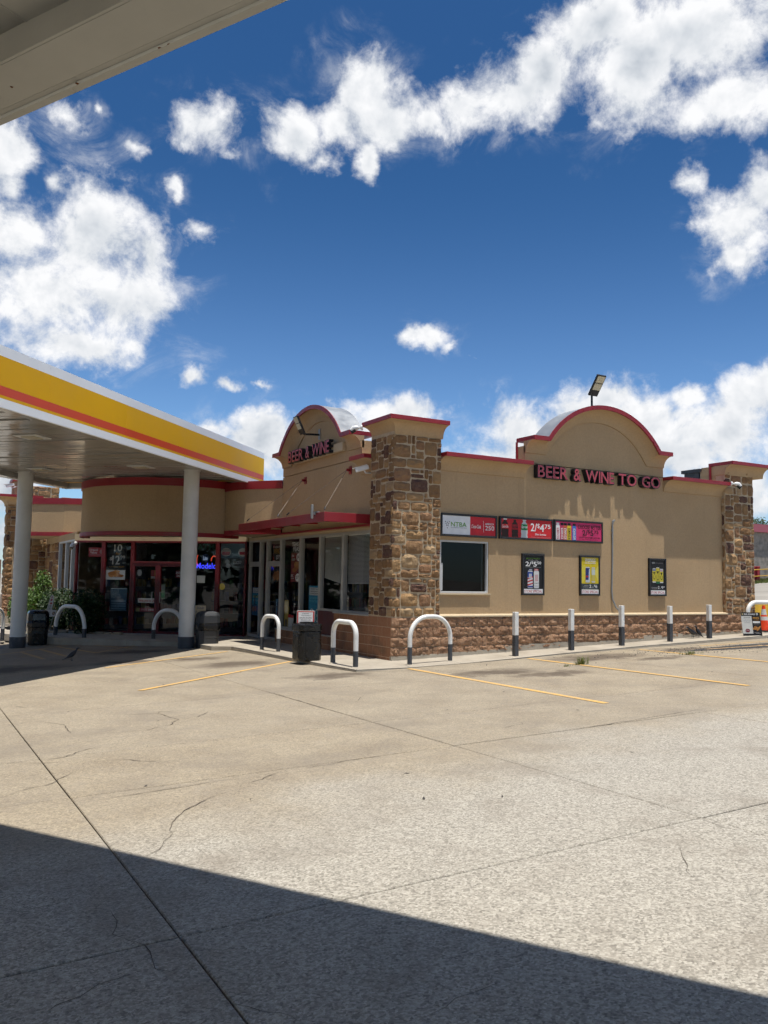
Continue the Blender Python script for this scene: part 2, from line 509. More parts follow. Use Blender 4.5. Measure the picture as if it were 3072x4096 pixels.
STAINS = [(0.55, -2.7, 1.1, .55), (3.9, -1.75, 1.5, .6), (-2.6, 1.7, 1.1, .7), (-3.0, 3.3, .8, .5), (8.0, -2.0, 1.6, .6),
          (-4.4, 3.6, .9, .5), (1.2, -3.4, 1.0, .35), (4.6, -2.6, .9, .3), (-1.9, -1.3, 1.0, .5), (6.6, -1.6, 1.0, .5), (-6.8, 3.6, 1.8, .9), (-3.6, 6.2, 1.2, .7)]
def m_lot():
    """exposed aggregate concrete: pebbles, worn tan skin near the shop, oil where cars park"""
    m, nt, b, pos = new_mat('lot_concrete')
    sep = N(nt, 'ShaderNodeSeparateXYZ', ins={0: pos})
    def vor(scale, out):
        n = N(nt, 'ShaderNodeTexVoronoi', ins={'Vector': pos, 'Scale': scale})
        return n.outputs[out]
    r = N(nt, 'ShaderNodeObjectInfo').outputs['Random']
    cell = N(nt, 'ShaderNodeSeparateColor', ins={0: vor(84, 'Color')}).outputs[0]
    cell2 = N(nt, 'ShaderNodeSeparateColor', ins={0: vor(38, 'Color')}).outputs[1]
    peb = RAMP(nt, cell, [(0.0, (0.14, 0.125, 0.105)), (0.20, (0.27, 0.25, 0.21)), (0.6, (0.43, 0.40, 0.34)), (0.9, (0.55, 0.515, 0.445)), (1.0, (0.62, 0.58, 0.505))])
    peb2 = RAMP(nt, cell2, [(0.0, (0.22, 0.21, 0.18)), (0.5, (0.41, 0.385, 0.335)), (1.0, (0.58, 0.545, 0.475))])
    peb = MIX(nt, 0.25, peb, peb2)
    fine = NOISE(nt, pos, 170, 3, 0.6)
    peb = MIX(nt, MAP(nt, fine, 0.35, 0.62, 0.38, 0.0), peb, (0.16, 0.15, 0.13))
    skin = RAMP(nt, NOISE(nt, pos, 1.3, 7, 0.62), [(0.28, (0.30, 0.25, 0.185)), (0.5, (0.39, 0.338, 0.258)), (0.75, (0.465, 0.41, 0.32))])
    skin = MIX(nt, 0.85, skin, MIX(nt, 0.9, skin, peb, 'OVERLAY'))
    skin = MIX(nt, MAP(nt, NOISE(nt, pos, 5.5, 6, 0.68), 0.45, 0.70, 0.0, 0.42), skin, (0.25, 0.215, 0.17))
    skin = MIX(nt, MAP(nt, NOISE(nt, pos, 30, 6, 0.7), 0.42, 0.6, 0.0, 0.38), skin, (0.24, 0.195, 0.145))
    wob = M(nt, 'MULTIPLY', M(nt, 'SUBTRACT', NOISE(nt, pos, 0.55, 6, 0.6), 0.5), 3.2)
    yy = M(nt, 'ADD', sep.outputs[1], wob)
    yy = M(nt, 'ADD', yy, M(nt, 'MULTIPLY', sep.outputs[0], -0.14))
    worn = MAP(nt, yy, -8.9, -7.0, 0.9, 0.12)
    c = MIX(nt, worn, skin, peb)
    c = MIX(nt, M(nt, 'MULTIPLY', r, 0.16), c, (0.25, 0.23, 0.20))
    blot = MAP(nt, NOISE(nt, pos, 0.9, 6, 0.65), 0.48, 0.70, 0, 0.50)
    c = MIX(nt, blot, c, (0.20, 0.17, 0.135))
    oil = None
    jig = VM(nt, 'MULTIPLY', VM(nt, 'SUBTRACT', NOISE(nt, pos, 2.2, 6, 0.65, out=1), (0.5, 0.5, 0.5)), (1.4, 1.4, 0))
    pp = VM(nt, 'MULTIPLY', VM(nt, 'ADD', pos, jig), (1, 1, 0))
    for x, y, rx, ry in STAINS:
        q = VM(nt, 'MULTIPLY', VM(nt, 'SUBTRACT', pp, (x, y, 0)), (1 / rx, 1 / ry, 0))
        l = MAP(nt, VM(nt, 'LENGTH', q, out=1), 0.25, 1.15, 0.80, 0.0)
        oil = l if oil is None else M(nt, 'MAXIMUM', oil, l)
    c = MIX(nt, oil, c, (0.085, 0.065, 0.05))
    setc(nt, b, c)
    b.inputs['Roughness'].default_value = 0.9
    b.inputs['Specular IOR Level'].default_value = 0.2
    h = M(nt, 'ADD', M(nt, 'MULTIPLY', vor(84, 'Distance'), -1.0), M(nt, 'MULTIPLY', NOISE(nt, pos, 120, 3, 0.6), 0.6))
    bump(nt, b, h, 0.35, 0.006)
    return m

def m_walk():
    m, nt, b, pos = new_mat('walk_concrete')
    c = RAMP(nt, NOISE(nt, pos, 1.6, 7, 0.62), [(0.28, (0.29, 0.25, 0.195)), (0.55, (0.39, 0.345, 0.275)), (0.8, (0.46, 0.415, 0.335))])
    c = MIX(nt, MAP(nt, NOISE(nt, pos, 40, 5, 0.65), 0.4, 0.7, 0, 0.3), c, (0.26, 0.225, 0.175))
    c = MIX(nt, MAP(nt, NOISE(nt, pos, 3.0, 6, 0.7), 0.58, 0.76, 0, 0.5), c, (0.17, 0.145, 0.115))
    setc(nt, b, c)
    b.inputs['Roughness'].default_value = 0.9
    bump(nt, b, NOISE(nt, pos, 70, 5, 0.65), 0.3, 0.005)
    return m

def m_glass(name, tint=(0.90, 0.91, 0.91), rough=0.0, f0=0.035):
    m = bpy.data.materials.new(name)
    m.use_nodes = True
    nt = m.node_tree
    nt.nodes.clear()
    pos = N(nt, 'ShaderNodeNewGeometry').outputs['Position']
    wav = N(nt, 'ShaderNodeBump', ins={'Strength': 0.05, 'Distance': 0.02, 'Height': NOISE(nt, pos, 1.4, 2, 0.5)}).outputs[0]
    fc = N(nt, 'ShaderNodeLayerWeight', ins={'Blend': 0.5}).outputs['Facing']
    f5 = M(nt, 'POWER', fc, 5.0)
    fr = M(nt, 'MULTIPLY_ADD', f5, 0.93, f0)
    gl = N(nt, 'ShaderNodeBsdfGlossy', ins={'Color': (0.95, 0.97, 1, 1), 'Roughness': rough, 'Normal': wav})
    tr = N(nt, 'ShaderNodeBsdfTransparent', ins={'Color': (*tint, 1)})
    mx = N(nt, 'ShaderNodeMixShader', ins={0: fr, 1: tr.outputs[0], 2: gl.outputs[0]})
    N(nt, 'ShaderNodeOutputMaterial', ins={0: mx.outputs[0]})
    return m

def m_neon(name, col, s):
    m = bpy.data.materials.new(name)
    m.use_nodes = True
    nt = m.node_tree
    nt.nodes.clear()
    e = N(nt, 'ShaderNodeEmission', ins={0: (*col, 1), 1: s})
    N(nt, 'ShaderNodeOutputMaterial', ins={0: e.outputs[0]})
    return m

def m_line(name, col):
    m, nt, b, pos = new_mat(name)
    wear = MAP(nt, NOISE(nt, pos, 38, 7, 0.75), 0.44, 0.60)
    wear = M(nt, 'MULTIPLY', wear, MAP(nt, NOISE(nt, pos, 2.5, 3, 0.5), 0.3, 0.7, 0.25, 1.0))
    setc(nt, b, MIX(nt, wear, col, (0.36, 0.30, 0.22)))
    b.inputs['Roughness'].default_value = 0.8
    bump(nt, b, NOISE(nt, pos, 120, 3, 0.6), 0.3, 0.004)
    return m

def m_leaf(name, c0, c1):
    m, nt, b, pos = new_mat(name)
    r = NOISE(nt, pos, 17, 3, 0.6)
    c = RAMP(nt, r, [(0.25, c0), (0.75, c1)])
    setc(nt, b, c)
    b.inputs['Roughness'].default_value = 0.55
    b.inputs['Specular IOR Level'].default_value = 0.35
    tr = N(nt, 'ShaderNodeBsdfTranslucent', ins={0: c})
    mx = N(nt, 'ShaderNodeMixShader', ins={0: 0.25, 1: b.outputs[0], 2: tr.outputs[0]})
    out = [n for n in nt.nodes if n.type == 'OUTPUT_MATERIAL'][0]
    nt.links.new(mx.outputs[0], out.inputs[0])
    return m

STUCCO = m_stucco()
STONE = m_stone()
MORTAR = paint('mortar', (0.47, 0.37, 0.25), 0.95, 0.2, 9, 0.5, 70)
SPLIT = m_block('split_face_block', (0.42, 0.225, 0.130), (0.56, 0.36, 0.225), 1.0, 0.07)
SMOOTHB = m_block('smooth_block', (0.30, 0.145, 0.08), (0.35, 0.18, 0.105), 0.35, 0.008)
BMORTAR = paint('block_mortar', (0.50, 0.37, 0.26), 0.95, 0.2, 8, 0.4, 70)
LOT = m_lot()
WALK = m_walk()
JOINT = paint('joint_dirt', (0.13, 0.11, 0.085), 0.95, 0.3, 20)
CRACK = paint('crack_dirt', (0.10, 0.08, 0.06), 0.95, 0.3, 20)
RED = paint('red_metal', (0.27, 0.014, 0.021), 0.42, 0.16, 1.2, 0.05, 30, 0, 0.5, 0.12)
REDF = paint('red_frame', (0.11, 0.005, 0.008), 0.4, 0.15, 2, 0, 60, 0, 0.5)
ROOFMETAL = paint('galvanised_sheet', (0.36, 0.375, 0.385), 0.42, 0.12, 3, 0.05, 20, 0.5, 0.5)
ALU = paint('mill_aluminium', (0.40, 0.39, 0.36), 0.45, 0.12, 4, 0.04, 50, 0.35, 0.5)
WINWHITE = paint('window_frame_grey', (0.52, 0.53, 0.53), 0.45, 0.08, 4)
CREAM = paint('cream_trim', (0.50, 0.40, 0.26), 0.75, 0.12, 3)
WHITEP = paint('white_fascia', (0.86, 0.87, 0.88), 0.38, 0.04, 0.8)
YELLOWP = paint('yellow_fascia', (0.76, 0.40, 0.002), 0.5, 0.05, 0.8, 0, 60, 0, 0.2)
REDP = paint('orange_red_fascia', (0.66, 0.065, 0.015), 0.38, 0.05, 0.8)
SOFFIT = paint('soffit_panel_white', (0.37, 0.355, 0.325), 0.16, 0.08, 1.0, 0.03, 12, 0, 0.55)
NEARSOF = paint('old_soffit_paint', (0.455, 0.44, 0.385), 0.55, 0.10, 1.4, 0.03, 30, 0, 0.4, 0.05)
COLUMN = paint('column_paint', (0.66, 0.66, 0.63), 0.5, 0.12, 1.5, 0.06, 25, 0, 0.4, 0.08)
DGREY = paint('dark_grey_paint', (0.060, 0.064, 0.072), 0.55, 0.15, 4, 0.05, 40)
WPAINT = paint('white_pipe_paint', (0.76, 0.76, 0.73), 0.42, 0.10, 6, 0.10, 40, 0, 0.45, 0.45)
BLACKP = paint('black_plastic', (0.006, 0.006, 0.0065), 0.28, 0.3, 6, 0.08, 60, 0, 0.5)
GREYPL = paint('grey_plastic', (0.045, 0.048, 0.053), 0.5, 0.15, 5, 0.06, 70)
BLACKM = paint('black_metal', (0.014, 0.014, 0.016), 0.4, 0.2, 6)
WHITEPL = paint('white_plastic', (0.72, 0.72, 0.70), 0.4, 0.06, 6)
LENS = paint('dark_lens', (0.01, 0.01, 0.012), 0.12, 0.1, 6, 0, 60, 0, 0.6)
LEDP = paint('led_panel', (0.55, 0.50, 0.36), 0.35, 0.12, 30)
GALV = paint('galvanised_pipe', (0.30, 0.31, 0.31), 0.5, 0.15, 12, 0, 60, 0.6)
CABLE = paint('steel_cable', (0.20, 0.17, 0.14), 0.5, 0.2, 20, 0, 60, 0.4)
LETTERRED = paint('letter_face', (0.42, 0.06, 0.08), 0.4, 0.18, 3, 0, 60, 0, 0.5)
GLASS = m_glass('window_glass')
GLASSD = m_glass('tinted_glass', (0.22, 0.23, 0.23), 0.0, 0.02)
YLINE = m_line('parking_paint', (0.66, 0.385, 0.10))
YLINE2 = m_line('faded_parking_paint', (0.46, 0.28, 0.10))
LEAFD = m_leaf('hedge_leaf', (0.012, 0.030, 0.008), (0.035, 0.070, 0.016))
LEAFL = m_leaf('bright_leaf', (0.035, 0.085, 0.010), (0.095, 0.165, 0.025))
LEAFT = m_leaf('tree_leaf', (0.020, 0.045, 0.012), (0.06, 0.10, 0.03))
GRASS = m_leaf('grass_blade', (0.06, 0.10, 0.02), (0.20, 0.22, 0.06))
BARK = paint('bark', (0.09, 0.065, 0.045), 0.9, 0.3, 12, 0.6, 30)
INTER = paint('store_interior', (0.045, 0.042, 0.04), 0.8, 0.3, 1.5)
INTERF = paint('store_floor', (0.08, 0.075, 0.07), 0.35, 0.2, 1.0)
ASPH = paint('asphalt_patch', (0.045, 0.045, 0.047), 0.95, 0.4, 30, 0.6, 90)
# ------------------------------------------------------------------ ground
def lot_z(x, y):
    xx = max(-60, min(x, 11.0)); yy = max(-60, min(y, 40))
    z = 0.028 * xx - 0.015 * yy - 0.03
    if x > 11:
        z += 0.065 * (min(x, 46) - 11) * max(0, min(1, (y + 6) / 8))
    return max(-1.6, z)

def walk_z(x, y):
    return 0.034 * max(0, min(x, 12)) - 0.010 * max(0, min(y, 20))

def lines(a, b, step):
    n = max(1, round(abs((b - a) / step)))
    return [a + (b - a) * i / n for i in range(n + 1)]

gx = [-900, -500, -250, -120, -80, -60] + lines(-40, 11, 3)[:-1] + lines(11, 46, 5) + [60, 90, 150, 300, 600, 900]
gy = [-900, -500, -250, -120, -80, -60] + lines(-40, 40, 3) + [60, 90, 150, 300, 600, 900]
gb = MB()
for x in gx:
    for y in gy:
        gb.v.append(V((x, y, lot_z(x, y) - 0.045)))
ny = len(gy)
for i in range(len(gx) - 1):
    for j in range(ny - 1):
        a = i * ny + j
        gb.f.append((a, a + ny, a + ny + 1, a + 1)); gb.m.append(0)
FARG = paint('far_pavement', (0.30, 0.275, 0.235), 0.9, 0.25, 0.5, 0.2, 40)
ground = tag(mk('ground', gb, FARG), kind='structure')

# concrete slabs, each a piece of its own with an open joint round it
jx = [-7.33 + 3.625 * k for k in range(-4, 6)] + [14.5]
jy = [-23.0, -19.6, -16.6, -13.6, -10.59, -7.6, -5.92, -2.85, 0.25, 3.3, 6.4, 9.5, 12.6, 16.0, 20.0, 24.0]
G = 0.006
for i in range(len(jx) - 1):
    for j in range(len(jy) - 1):
        x0, x1, y0, y1 = jx[i] + .005, jx[i + 1] - .005, jy[j] + .010, jy[j + 1] - .010
        if x0 > 1 and y0 > 1:
            continue
        dz = random.uniform(-0.002, 0.002)
        mb = MB()
        nx = 6
        e = 0.006
        top = [(x0 + e, y0 + e), (x1 - e, y0 + e), (x1 - e, y1 - e), (x0 + e, y1 - e)]
        mid = [(x0, y0), (x1, y0), (x1, y1), (x0, y1)]
        mb.rings([[(x, y, lot_z(x, y) - 0.042) for x, y in mid], [(x, y, lot_z(x, y) + dz - 0.006) for x, y in mid],
                  [(x, y, lot_z(x, y) + dz) for x, y in top]])
        mk('slab', mb, LOT, ground)
# dark soil at the bottom of the joints
jb = MB()
for x in jx:
    jb.poly([(x - .03, jy[0], lot_z(x - .03, jy[0]) - .03), (x + .03, jy[0], lot_z(x + .03, jy[0]) - .03),
             (x + .03, jy[-1], lot_z(x + .03, jy[-1]) - .03), (x - .03, jy[-1], lot_z(x - .03, jy[-1]) - .03)])
for y in jy:
    jb.poly([(jx[0], y - .03, lot_z(jx[0], y) - .028), (11, y - .03, lot_z(11, y) - .028),
             (11, y + .03, lot_z(11, y) - .028), (jx[0], y + .03, lot_z(jx[0], y) - .028)])
mk('joint_filler', jb, JOINT, ground)

def ribbon(mb, pts, w, lift, zf=lot_z, jitter=0.0, taper=False):
    """flat strip laid on the ground along a polyline"""
    P = [V((x, y, 0)) for x, y in pts]
    if jitter:
        Q = []
        for a, b in zip(P, P[1:]):
            n = max(2, int((b - a).length / 0.07))
            d = (b - a).normalized()
            nn = V((-d.y, d.x, 0))
            for k in range(n):
                Q.append(a + (b - a) * (k / n) + nn * random.gauss(0, jitter))
        Q.append(P[-1]); P = Q
    L, Rr = [], []
    for k, p in enumerate(P):
        t = (P[min(k + 1, len(P) - 1)] - P[max(k - 1, 0)]).normalized()
        n = V((-t.y, t.x, 0))
        f = w / 2
        if taper:
            f *= min(1, 3.5 * min(k + 0.3, len(P) - k - 0.7) / len(P)) * random.uniform(0.35, 1.4)
        for S, s in ((L, 1), (Rr, -1)):
            q = p + n * f * s
            S.append((q.x, q.y, zf(q.x, q.y) + lift))
    for k in range(len(P) - 1):
        mb.poly([L[k], Rr[k], Rr[k + 1], L[k + 1]])

CRACKS = [[(-6.36, -3.13), (-6.19, -3.45), (-5.99, -3.65), (-5.65, -3.78), (-5.57, -4.4), (-5.75, -4.73), (-6.09, -4.9), (-6.52, -4.87), (-6.87, -4.81)], [(-5.65, -3.78), (-5.59, -3.65), (-5.33, -3.71)], [(-5.58, -4.44), (-5.29, -4.33), (-4.97, -3.9)], [(-7.68, -5.89), (-7.38, -6.1), (-7.01, -6.24)], [(-7.41, -6.04), (-7.13, -5.95), (-6.82, -5.64), (-6.75, -5.66)], [(-7.81, -7.32), (-7.56, -7.09), (-7.39, -7.02), (-7.1, -6.61)], [(-7.07, -3.48), (-6.81, -3.99), (-6.85, -4.66)], [(-6.85, -6.38), (-6.68, -6.37), (-6.46, -6.63), (-6.16, -6.82)], [(-7.2, -7.8), (-6.93, -7.79), (-6.63, -7.76), (-6.02, -7.71)], [(-6.86, -8.75), (-6.68, -8.46), (-6.39, -8.19), (-6.18, -8.1)], [(-7.13, -1.94), (-7.0, -2.28)], [(-8.04, -9.9), (-7.94, -9.85), (-7.77, -9.85), (-7.6, -9.75), (-7.46, -9.76), (-7.33, -9.72)], [(-7.32, -9.46), (-7.08, -9.25), (-6.91, -8.97), (-6.86, -8.73), (-6.7, -8.5)], [(-7.38, -11.28), (-7.28, -11.38), (-7.24, -11.46), (-7.17, -11.54), (-7.16, -11.59)], [(-7.57, -10.47), (-7.5, -10.6), (-7.5, -10.86), (-7.45, -10.97)], [(-7.55, -10.11), (-7.54, -10.25), (-7.59, -10.4), (-7.53, -10.56)], [(-7.96, -9.67), (-7.95, -9.78), (-7.81, -9.8)], [(-8.02, -11.02), (-7.93, -10.98), (-7.75, -10.9), (-7.56, -10.85)], [(-2.45, 0.77), (-1.83, -0.09), (-1.31, -0.86), (-0.87, -1.44), (-0.51, -1.48), (-0.28, -1.9), (0.5, -2.77), (0.37, -3.74)], [(-3.68, -2.5), (-3.71, -3.87), (-3.73, -4.84), (-3.67, -5.36)], [(-5.37, -7.69), (-5.16, -7.68), (-4.82, -7.62), (-4.48, -7.62)], [(-5.98, -7.94), (-5.6, -7.7)], [(-3.11, -4.4), (-2.73, -3.88)], [(-3.76, -10.66), (-3.79, -10.85), (-3.72, -10.94)], [(-4.35, -10.96), (-4.64, -11.26), (-4.75, -11.37)], [(-6.79, -11.82), (-6.56, -11.76), (-6.34, -11.74)], [(-2.16, -7.57), (-1.78, -7.59), (-1.26, -7.57), (-0.37, -7.5), (0.35, -7.46)], [(-2.78, -7.14), (-2.38, -7.04), (-2.29, -6.91)]]
for c in CRACKS:
    mb = MB()
    far_ = max(q[1] for q in c) > -8.2
    ribbon(mb, c, 0.009 if far_ else 0.0045, 0.004, jitter=0.007, taper=True)
    mk('crack', mb, CRACK, ground)

# painted bay lines
def stripe(pts, w, mat=None):
    mb = MB()
    P = []
    for a, b in zip(pts, pts[1:]):
        n = 24
        P += [(a[0] + (b[0] - a[0]) * k / n, a[1] + (b[1] - a[1]) * k / n) for k in range(n)]
    P.append(pts[-1])
    ribbon(mb, P, w, 0.0065)
    o = mk('parking_line', mb, mat or YLINE)
    tag(o, kind='structure')
stripe([(-.33, -1.25), (-.50, -6.45)], .10)
stripe([(2.62, -1.1), (2.43, -6.4)], .10)
stripe([(5.85, -1.05), (5.58, -5.9)], .10)
stripe([(7.6, -1.25), (11.8, -1.42)], .10, YLINE2)
stripe([(8.8, -1.9), (8.5, -6.4)], .10, YLINE2)
stripe([(7.0, -1.9), (11.5, -2.35)], .09, YLINE2)
stripe([(-5.29, -1.34), (-1.52, 1.48)], .10)
stripe([(-5.01, 2.62), (-1.75, 4.75)], .09)
stripe([(-6.9, 7.0), (-5.2, 8.97), (-4.3, 10.05)], .10, YLINE2)
stripe([(-5.96, 8.1), (-5.75, 5.5)], .11, YLINE2)
stripe([(-5.43, 8.65), (-5.2, 5.9)], .11, YLINE2)
stripe([(-4.91, 9.24), (-4.45, 6.5)], .11, YLINE2)
stripe([(-4.28, 10.0), (-3.4, 7.3)], .11, YLINE2)
stripe([(-4.45, 6.5), (-3.0, 8.4)], .09, YLINE2)

# raised walk round the shop, in poured lengths with a kerb edge
WALKP = [(11.8, -.72), (9.0, -.74), (6.4, -.74), (3.9, -.86), (2.3, -1.02), (.95, -1.12), (-.25, -1.12), (-1.38, -1.12), (-1.50, .6), (-1.50, 2.4),
         (-1.50, 4.2), (-1.55, 5.05), (-1.98, 5.3), (-2.02, 6.85), (-3.3, 8.4), (-4.9, 10.0), (-5.9, 12.2), (-6.3, 15.0), (-6.5, 19.0)]
INNER = [(11.8, .2), (9.0, .2), (6.4, .2), (3.9, .2), (2.3, .2), (.95, .2), (.2, .2), (.2, .2), (.2, .6), (.2, 2.4),
         (.2, 4.2), (.2, 5.05), (.2, 5.8), (.2, 8.6), (-1.3, 9.9), (-2.9, 11.4), (-4.0, 12.5), (-4.0, 15.0), (-4.0, 19.2)]
walk = tag(mk('pavement', MB().poly([(*p, walk_z(*p) - 0.012) for p in WALKP] + [(*p, walk_z(*p) - 0.012) for p in reversed(INNER)]), JOINT), kind='structure')
for k in range(len(WALKP) - 1):
    a, b, c, d = V((*WALKP[k], 0)), V((*WALKP[k + 1], 0)), V((*INNER[k + 1], 0)), V((*INNER[k], 0))
    g = 0.004
    a2, b2 = a + (b - a).normalized() * g, b - (b - a).normalized() * g
    def ins(p, q, f):
        v = q - p
        return p + (v.normalized() * f if v.length > f else v * 0.5)
    rows = [(a2, b2, -0.2, 'lot'), (a2, b2, -.035, 'walk'), (ins(a2, d, .012), ins(b2, c, .012), -.010, 'walk'),
            (ins(a2, d, .05), ins(b2, c, .05), 0, 'walk'), (d, c, 0, 'walk')]
    pts = []
    for p, q, h, kind in rows:
        zp, zq = walk_z(p.x, p.y) + h, walk_z(q.x, q.y) + h
        pts.append([V((p.x, p.y, zp)), V((q.x, q.y, zq))])
    mb = MB()
    for r0, r1 in zip(pts, pts[1:]):
        mb.poly([r0[0], r0[1], r1[1], r1[0]])
    mk('walk_slab', mb, WALK, walk)

# ------------------------------------------------------------------ the shop
shop = empty('store_building', (0, 0, 0), 'tan stucco convenience store with stone corner pillars and arched red-trimmed parapets', 'building')

COVE = [(.30 - .27 * math.cos(rad(t)), -.36 + .27 * math.sin(rad(t))) for t in (90, 75, 60, 45, 30, 15, 0)]
P_RED = [(-.12, 0), (.33, 0), (.33, -.09), (-.12, -.09)]
P_COVE = [(-.05, -.0915), (.30, -.0915)] + COVE[1:] + [(0.0, -.362), (-.05, -.362)]

def path2d(pts, outs):
    """mitred outward vectors for a plan polyline; outs = outward normal of each segment"""
    A = []
    for k in range(len(pts)):
        n0 = V(outs[max(0, k - 1)]); n1 = V(outs[min(len(outs) - 1, k)])
        m = n0 + n1
        A.append(m * (2 / m.dot(m)) if m.length > 1e-6 else n0)
    return A

def straight_cornice(p0, p1, out, zt, red='coping', parent=shop):
    P = [V((*p0, zt)), V((*p1, zt))]
    A = [V(out)] * 2
    B = [V((0, 0, 1))] * 2
    mk(red, MB().sweep(P, A, B, P_RED), RED, parent, bevel=.004)
    mk('cove_moulding', MB().sweep(P, A, B, P_COVE), STUCCO, parent, smooth=True)

def wall_with_holes(name, axis, c, th, u0, u1, z0, z1, holes, mat, parent=shop):
    """solid wall: axis 'y' = face at y=c seen from -y, 'x' = face at x=c seen from -x; holes (u0,u1,z0,z1)"""
    us = sorted({u0, u1, *[h[0] for h in holes], *[h[1] for h in holes]})
    zs = sorted({z0, z1, *[h[2] for h in holes], *[h[3] for h in holes]})
    mb = MB()
    def pt(u, z, d):
        return V((u, c + d, z)) if axis == 'y' else V((c + d, u, z))
    def solid(i, j):
        if i < 0 or j < 0 or i >= len(us) - 1 or j >= len(zs) - 1:
            return False
        um, zm = (us[i] + us[i + 1]) / 2, (zs[j] + zs[j + 1]) / 2
        return not any(h[0] < um < h[1] and h[2] < zm < h[3] for h in holes)
    for i in range(len(us) - 1):
        for j in range(len(zs) - 1):
            if not solid(i, j):
                continue
            a, b, e, f = us[i], us[i + 1], zs[j], zs[j + 1]
            for d in (0, th):
                mb.poly([pt(a, e, d), pt(b, e, d), pt(b, f, d), pt(a, f, d)])
            if not solid(i - 1, j): mb.poly([pt(a, e, 0), pt(a, f, 0), pt(a, f, th), pt(a, e, th)])
            if not solid(i + 1, j): mb.poly([pt(b, e, 0), pt(b, f, 0), pt(b, f, th), pt(b, e, th)])
            if not solid(i, j - 1): mb.poly([pt(a, e, 0), pt(b, e, 0), pt(b, e, th), pt(a, e, th)])
            if not solid(i, j + 1): mb.poly([pt(a, f, 0), pt(b, f, 0), pt(b, f, th), pt(a, f, th)])
    return mk(name, mb, mat, parent)

WY = 0.13
wall_with_holes('wall', 'y', WY, .25, 1.15, 10.35, .86, 4.315, [(1.23, 2.52, 1.36, 2.49)], STUCCO)
# thin reveal under the arch, then the parapet
# ledge on top of the block base
mk('ledge', MB().prism([(1.17, -.03, .865), (1.17, WY + .01, .865), (1.17, WY + .01, .925), (1.17, .0, .905), (1.17, -.03, .893)], (9.03, 0, 0)), CREAM, shop)
straight_cornice((1.17, WY), (3.52, WY), (0, -1, 0), 4.33)
straight_cornice((7.99, WY), (10.20, WY), (0, -1, 0), 4.33)

def arch_parapet(origin, U, OUT, wmat=STUCCO):
    """arched parapet centred on origin (wall plane, z ignored), running along U, facing OUT"""
    O, U, OUT = V(origin), V(U), V(OUT)
    Z = V((0, 0, 1))
    W, w, zs, za = 2.235, 1.805, 4.92, 5.84
    r = za - zs
    Rr = (w * w + r * r) / (2 * r)
    a0 = math.asin(w / Rr)
    pts = [(-W, zs)] + [(Rr * math.sin(t), za - Rr + Rr * math.cos(t)) for t in [-a0 + 2 * a0 * k / 26 for k in range(27)]] + [(W, zs)]
    par = empty_part('arched_parapet', shop)
    nrm = []
    for k in range(len(pts) - 1):
        d = V((pts[k + 1][0] - pts[k][0], pts[k + 1][1] - pts[k][1], 0)).normalized()
        nrm.append(V((-d.y, d.x, 0)))
    B = path2d([V((*p, 0)) for p in pts], nrm)
    P3 = [O + U * u + Z * z for u, z in pts]
    B3 = [U * b.x + Z * b.y for b in B]
    A3 = [OUT] * len(pts)
    # cove following the arch
    mk('cove_moulding', MB().sweep(P3, A3, B3, P_COVE), wmat, par, smooth=True)
    # sheet metal cap behind the red edge
    mk('sheet_metal_top', MB().sweep(P3[1:-1], A3[1:-1], B3[1:-1], [(-.30, -.004), (.318, -.004), (.318, -.03), (-.30, -.03)]), ROOFMETAL, par, smooth=True)
    # red edge, folded in short lengths
    for k in range(len(pts) - 1):
        a, b = P3[k], P3[k + 1]
        t = (b - a).normalized() * .0025
        mb = MB().sweep([a + t, b - t], [OUT] * 2, [B3[k], B3[k + 1]], [(.315, .004), (.334 + random.uniform(-.003, .003), .004), (.334, -.095), (.295, -.095), (.295, -.0915), (.315, -.05)])
        mk('fascia_panel', mb, RED, par)
    for k in (0, len(pts) - 2):
        mb = MB().sweep([P3[k], P3[k + 1]], [OUT] * 2, [B3[k], B3[k + 1]], [(-.31, .002), (.314, .002), (.314, -.088), (-.31, -.088)])
        mk('step_coping', mb, RED, par)
    # parapet wall under the cove
    low = [p + b * -.20 for p, b in zip(P3, B3)]
    poly = [O + U * (-W) + Z * 4.332, *low, O + U * W + Z * 4.332]
    poly[1] = O + U * (-W) + Z * (zs - .2); poly[-2] = O + U * W + Z * (zs - .2)
    mk('parapet_wall', MB().prism([p for p in poly], -OUT * .28), wmat, par)
    # end faces of the moulding are stucco, with a red strip at the back
    for s in (-1, 1):
        e = O + U * (s * W)
        mb = MB().obox(e + U * (s * .002) - OUT * .30 + Z * 4.332, U * (s * .03), OUT * .05, Z * (zs - .09 - 4.332))
        mk('edge_trim', mb, RED, par)
    return par

def empty_part(name, parent):
    o = bpy.data.objects.new(name, None)
    o.empty_display_size = .1
    COL.objects.link(o)
    o.parent = parent
    ORG[o.name] = ORG[parent.name]
    return o

arch_parapet((5.765, WY, 0), (1, 0, 0), (0, -1, 0))
arch_parapet((WY, 3.865, 0), (0, -1, 0), (-1, 0, 0))
straight_cornice((WY, 1.63), (WY, .93), (-1, 0, 0), 4.31)

